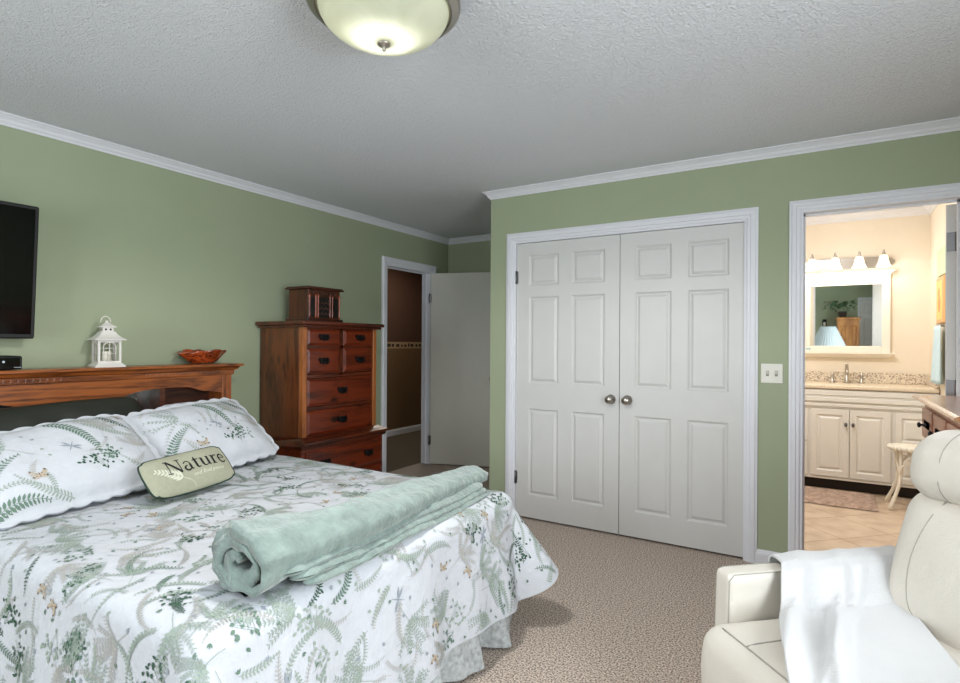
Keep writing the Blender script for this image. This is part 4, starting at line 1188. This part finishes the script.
for (x0, x1) in ((4.095,4.37),(3.17,3.452)):
    for z0, z1 in ((.125,.42),(.435,.725)):
        panel_slab(x1-x0, z1-z0, .018, [(.04,x1-x0-.04)], [(.045,z1-z0-.045)], TV @ TR(x0,VF-.018,z0)).build('drawer', m_cab, vn)
m_ctop = mat('cream_stone_top', (222,206,182), .3, var=.12, vscale=90)
ct = MB().box((VX0,VF-.035,.903),(VX1,6.198,.938), 0, None, .008).build('vanity_countertop', m_ctop)
ct.location = (0,0,0); tag(ct, 'pale speckled stone countertop on the bathroom vanity', 'countertop')
MB().box((VX0,6.17,.938),(VX1,6.199,1.036), 0, None, .003).build('backsplash', m_granite, ct)
MB().box((4.36,VF+.01,.938),(4.389,6.17,1.036), 0, None, .003).build('side_splash', m_granite, ct)
# faucet
fc = empty('faucet', (3.76,6.07,.9395), 0, 'brushed nickel faucet with two handles on the vanity counter', 'faucet')
MB().lathe([(.030,0),(.028,.008),(.016,.014),(.016,.12),(.012,.17),(.013,.18),(.001,.186)], 16, 0, Matrix()).tube([(0,0,.10),(0,-.04,.128),(0,-.10,.115),(0,-.12,.09)], .010, 10).build('spout', m_nickel, fc)
for x_ in (-.115,.115):
    MB().lathe([(.026,0),(.024,.008),(.014,.014),(.014,.06),(.008,.095),(.001,.10)], 14, 0, TR(x_,0,0)).tube([(x_,0,.045),(x_*1.35,-.01,.055)], .006, 8).build('handle', m_nickel, fc)
# mirror
mi = empty('wall_mirror', (3.75,6.2,1.56), 0, 'white framed bathroom mirror with crown shelf above the vanity', 'mirror')
m_wf = mat('white_frame_paint', (236,230,218), .4)
def mbx(mb, x0, y0, z0, x1, y1, z1, b=.004): return mb.box((x0-3.75,y0,z0-1.56),(x1-3.75,y1,z1-1.56), 0, None, b)
mb = MB()
mbx(mb, 3.40,-.04,1.22,3.462,0,1.94); mbx(mb, 4.035,-.04,1.22,4.10,0,1.94); mbx(mb, 3.462,-.04,1.225,4.035,0,1.285); mbx(mb, 3.462,-.04,1.862,4.035,0,1.94)
fo = mb.build('frame', m_wf, mi)
mb = MB(); mbx(mb, 3.40,-.055,1.935,4.10,0,1.955); mbx(mb, 3.39,-.075,1.955,4.11,0,1.97); mbx(mb, 3.375,-.10,1.97,4.125,0,1.985); mb.build('crown_shelf', m_wf, mi)
mb = MB(); v = []
for xx, s_ in ((3.40-3.75, -1), (4.10-3.75, 1)):
    for (y_, z_, o_) in ((0,.0,0),(-.085,0,.03),(-.085,-.012,.03),(-.05,-.045,0),(0,-.05,-.005)): v.append((xx+s_*o_, y_, z_+1.225-1.56))
mb.add(v, [(i, (i+1) % 5, 5+(i+1) % 5, 5+i) for i in range(5)]+[tuple(range(5)), tuple(range(5, 10))]); mb.build('lower_shelf', m_wf, mi)
mb = MB(); mb.box((-.289,-.002,-.292),(.289,.002,.292), 0, TR(-.0015,-.030,.0135) @ RX(math.radians(.9))); mb.build('mirror_glass', m_mirror, mi)
mb = MB(); mbx(mb, 3.425,-.0415,1.247,3.465,-.0402,1.262, 0); mb.build('sticker', mat('blue_sticker', (150,196,206), .5), mi)
# vanity light bar
vl = empty('vanity_light', (3.76,6.2,2.07), 0, 'four light brushed nickel vanity fixture above the bathroom mirror', 'wall light')
mb = MB()
Pb = []
for k in range(24):
    a_ = 2*PI*k/24; Pb.append((.375*math.copysign(abs(math.cos(a_))**.35, math.cos(a_)), 0, .052*math.sin(a_)))
mb.prism(Pb, (0,0,0), (0,-.02,0)); mb.build('back_plate', m_nickel, vl)
m_shade = mat('frosted_shade', (255,248,232), .4, emit=.55, ecol=(255,244,224))
for k, x_ in enumerate((-.285,-.095,.095,.280)):
    MB().tube([(x_,-.02,.01),(x_,-.07,.03),(x_,-.11,.075),(x_,-.125,.09)], .008, 8).lathe([(.010,0),(.020,.012),(.012,.03),(.008,.045),(.010,.052),(.001,.056)], 12, 0, TR(x_,-.125,.045)).build('arm', m_nickel, vl)
    MB().lathe([(.012,.055),(.028,.048),(.034,.030),(.040,-.005),(.052,-.042),(.062,-.056),(.060,-.056),(.050,-.040),(.038,-.005),(.030,.028),(.012,.040)], 20, 0, TR(x_,-.125,0)).build('glass_shade', m_shade, vl)
    point('vanity_bulb', (3.76+x_, 6.2-.20, 1.96), 1.3, (1,.97,.92), .04)
# wicker-style stool
st = empty('vanity_stool', (4.165,5.365,0), 0, 'small cream rattan stool on the tile floor before the vanity', 'stool')
m_rat = mat('cream_rattan', (226,220,206), .5)
mb = MB().lathe([(.001,.455),(.11,.455),(.135,.465),(.140,.480),(.130,.495),(.09,.500),(.001,.498)], 32)
mb.build('seat', mat('cream_seat', (226,218,202), .6), st)
mb = MB()
for k in range(26):
    a_ = 2*PI*k/26; mb.sphere((.137*math.cos(a_),.137*math.sin(a_),.478), .016, 8, 0, None, (1,1,1.2))
mb.build('braided_rim', m_rat, st)
for k in range(4):
    a_ = PI/2*k+PI/4; c_, s2 = math.cos(a_), math.sin(a_)
    pts = [(c_*r_, s2*r_, z_) for r_, z_ in ((.205,0),(.195,.03),(.155,.10),(.118,.18),(.100,.27),(.096,.36),(.10,.46))]
    o = MB().tube(pts, [.014,.014,.013,.013,.013,.013,.013], 10).build('leg', m_rat, st)
    b_ = MB()
    for sg in (-1, 1):
        a2 = a_+sg*.75
        b_.tube([(c_*.104,s2*.104,.25),(c_*.092+math.cos(a2)*.02,s2*.092+math.sin(a2)*.02,.33),(math.cos(a2)*.095,math.sin(a2)*.095,.40),(math.cos(a2)*.10,math.sin(a2)*.10,.46)], .008, 8)
    b_.build('bent_brace', m_rat, o)
# bath rug
m_rug = mat('taupe_shag', (176,152,136), .95, bump=1.0, bscale=60, var=.3, vscale=30)
def rug(u, v_):
    x_ = 3.20+.745*u; y_ = 5.10+.56*v_
    e = min(u, 1-u, v_, 1-v_)
    return Vector((x_+.01*noise.noise(Vector((v_*14,1,u*3))), y_+.012*noise.noise(Vector((u*14,4,0))), .004+.016*min(1, e*18)*(1+.5*noise.noise(Vector((u*30, v_*22, 0))))))
mb = MB().grid(rug, 80, 60)
o = mb.build('bath_rug', m_rug, None, False); tag(o, 'taupe cotton bath rug on the tile floor in front of the vanity', 'rug')
# picture and towel on the right wall
pc = empty('framed_picture', (4.388,5.56,1.66), 0, 'orange framed picture on the right bathroom wall above the towel', 'picture')
MB().box((-.02,-.15,-.185),(0,.15,.185), 0, None, .004).build('frame', mat('orange_frame', (220,170,112), .5), pc)
MB().box((-.022,-.12,-.155),(-.0205,.12,.155)).build('print', mat('yellow_print', (240,206,130), .7), pc)
MB().sphere((-.022,0,-.03), .06, 14, 0, None, (.02,1,1.2)).sphere((-.022,.02,.06), .04, 14, 0, None, (.02,1,1)).build('print_shape', mat('amber_print', (214,152,90), .7), pc)
gd = MB().box((-.012,-.19,0),(0,.19,.22), 0, None, .003).build('wall_plaque', mat('pale_green_plaque', (196,210,176), .6)); gd.location = (4.3885,5.56,1.86); tag(gd, 'pale green plaque on the right bathroom wall above the orange picture', 'wall decoration')
tw = empty('hand_towel', (4.389,5.50,1.45), 0, 'pale blue towel hanging on the right bathroom wall below the orange picture', 'towel')
def twf(u, v_):
    return Vector((-.03-.02*math.sin(u*PI*5)*(.2+v_)-.015, -.13+.26*u-(.03*(.5-u))*v_, -.46*v_))
o = MB().grid(twf, 40, 12).build('cloth', mat('pale_blue_terry', (198,220,226), .95, bump=.5, bscale=150), tw, False)
sol = o.modifiers.new('thickness', 'SOLIDIFY'); sol.thickness = .008
MB().tube([(0,-.02,.0),(-.035,0,.0),(-.04,.02,.015)], .008, 8).build('hook', m_nickel, tw)

# ------------------------------------------------------------ things behind the camera, seen in the bathroom mirror
nt_ = empty('nightstand', (3.66,-.95,0), 0, 'wooden side table carrying the blue shaded lamp, reflected in the mirror', 'side table')
MB().box((-.30,-.24,.70),(.30,.24,.74), 0, None, .006).build('top', m_pinedk, nt_)
MB().box((-.26,-.20,.5),(.26,.20,.70)).build('apron', m_pinedk, nt_)
for a_ in (-.25,.25):
    for b_ in (-.19,.19): MB().box((a_-.02,b_-.02,0),(a_+.02,b_+.02,.7)).build('leg', m_pinedk, nt_)
lp = empty('table_lamp', (3.66,-.95,.74), 0, 'table lamp with pale blue pleated shade, reflected in the bathroom mirror', 'lamp')
MB().lathe([(.08,0),(.085,.02),(.04,.05),(.06,.12),(.07,.20),(.05,.28),(.02,.32),(.012,.36),(.001,.36)], 24).build('lamp_base', mat('white_ceramic', (224,224,220), .25), lp)
MB().tube([(0,0,.35),(0,0,.71)], .006, 8).build('pole', m_nickel, lp)
MB().grid(lambda u, v_: Vector(((.31-.18*v_+.006*math.sin(u*2*PI*36))*math.cos(u*2*PI), (.31-.18*v_+.006*math.sin(u*2*PI*36))*math.sin(u*2*PI), .31+.40*v_)), 216, 6, 0, True).build('lamp_shade', mat('pale_blue_shade', (178,188,190), .8, emit=.0), lp, False)
ar = empty('armoire', (4.03,-1.90,0), 0, 'orange pine armoire beside the rear door, reflected in the bathroom mirror', 'armoire')
MB().box((-.20,-.26,.06),(.20,.26,1.58), 0, None, .004).build('carcass', m_orange, ar)
MB().box((-.22,-.28,1.58),(.22,.29,1.64), 0, None, .01).build('cornice', m_orange, ar)
MB().box((-.21,-.27,0),(.21,.27,.07)).build('plinth', m_orange, ar)
for s_ in (0, 1):
    o = panel_slab(.185, 1.46, .02, [(.035,.15)], [(.08,.65),(.75,1.38)], TR(-.19+.195*s_+.185,.28,.09) @ RZ(PI)).build('cabinet_door', m_orange, ar)
    MB().sphere((-.025 if s_ == 0 else .025,.295,.85), .014, 10).build('knob', m_black, o)
vp = empty('potted_ivy', (3.93,-1.86,1.641), 0, 'leafy ivy plant on top of the armoire, reflected in the bathroom mirror', 'plant')
MB().lathe([(.05,0),(.07,.01),(.085,.12),(.09,.13),(.08,.13),(.001,.11)], 20).build('pot', mat('dark_pot', (60,50,44), .6), vp)
random.seed(4); mb = MB()
for k in range(150):
    a_ = random.uniform(0,2*PI); r_ = random.uniform(.04,.30); h_ = .17+random.uniform(-.28,.20)*(r_/.3)*.5+.12
    if math.sin(a_) < -.3 : r_ *= .5
    T_ = TR(math.cos(a_)*r_-.06, math.sin(a_)*r_*.8+.06, h_) @ RZ(a_) @ RX(random.uniform(-.8,.8)) @ RY(random.uniform(-.2,1.2))
    mb.add([(0,0,0),(.03,.028,.005),(.075,0,-.006),(.03,-.028,.005)], [(0,1,2,3)], 0, False, T_)
mb.build('foliage', mat('ivy_leaf', (70,98,62), .5, var=.4, vscale=20), vp, False)
wl = empty('wall_sconce', (3.60,-2.2,1.45), 0, 'dark iron candle sconce on the rear green wall, reflected in the mirror', 'sconce')
MB().box((-.04,0,-.16),(.04,.02,.16), 0, None, .006).tube([(0,.01,-.08),(0,.10,-.12),(0,.12,-.04)], .008, 8).lathe([(.03,0),(.035,.01),(.001,.012)], 14, 0, TR(0,.12,-.04)).build('bracket', m_black, wl)
MB().lathe([(.022,0),(.022,.12),(.001,.122)], 14, 0, TR(0,.12,-.028)).build('candle', mat('ivory_wax', (236,230,214), .5), wl)
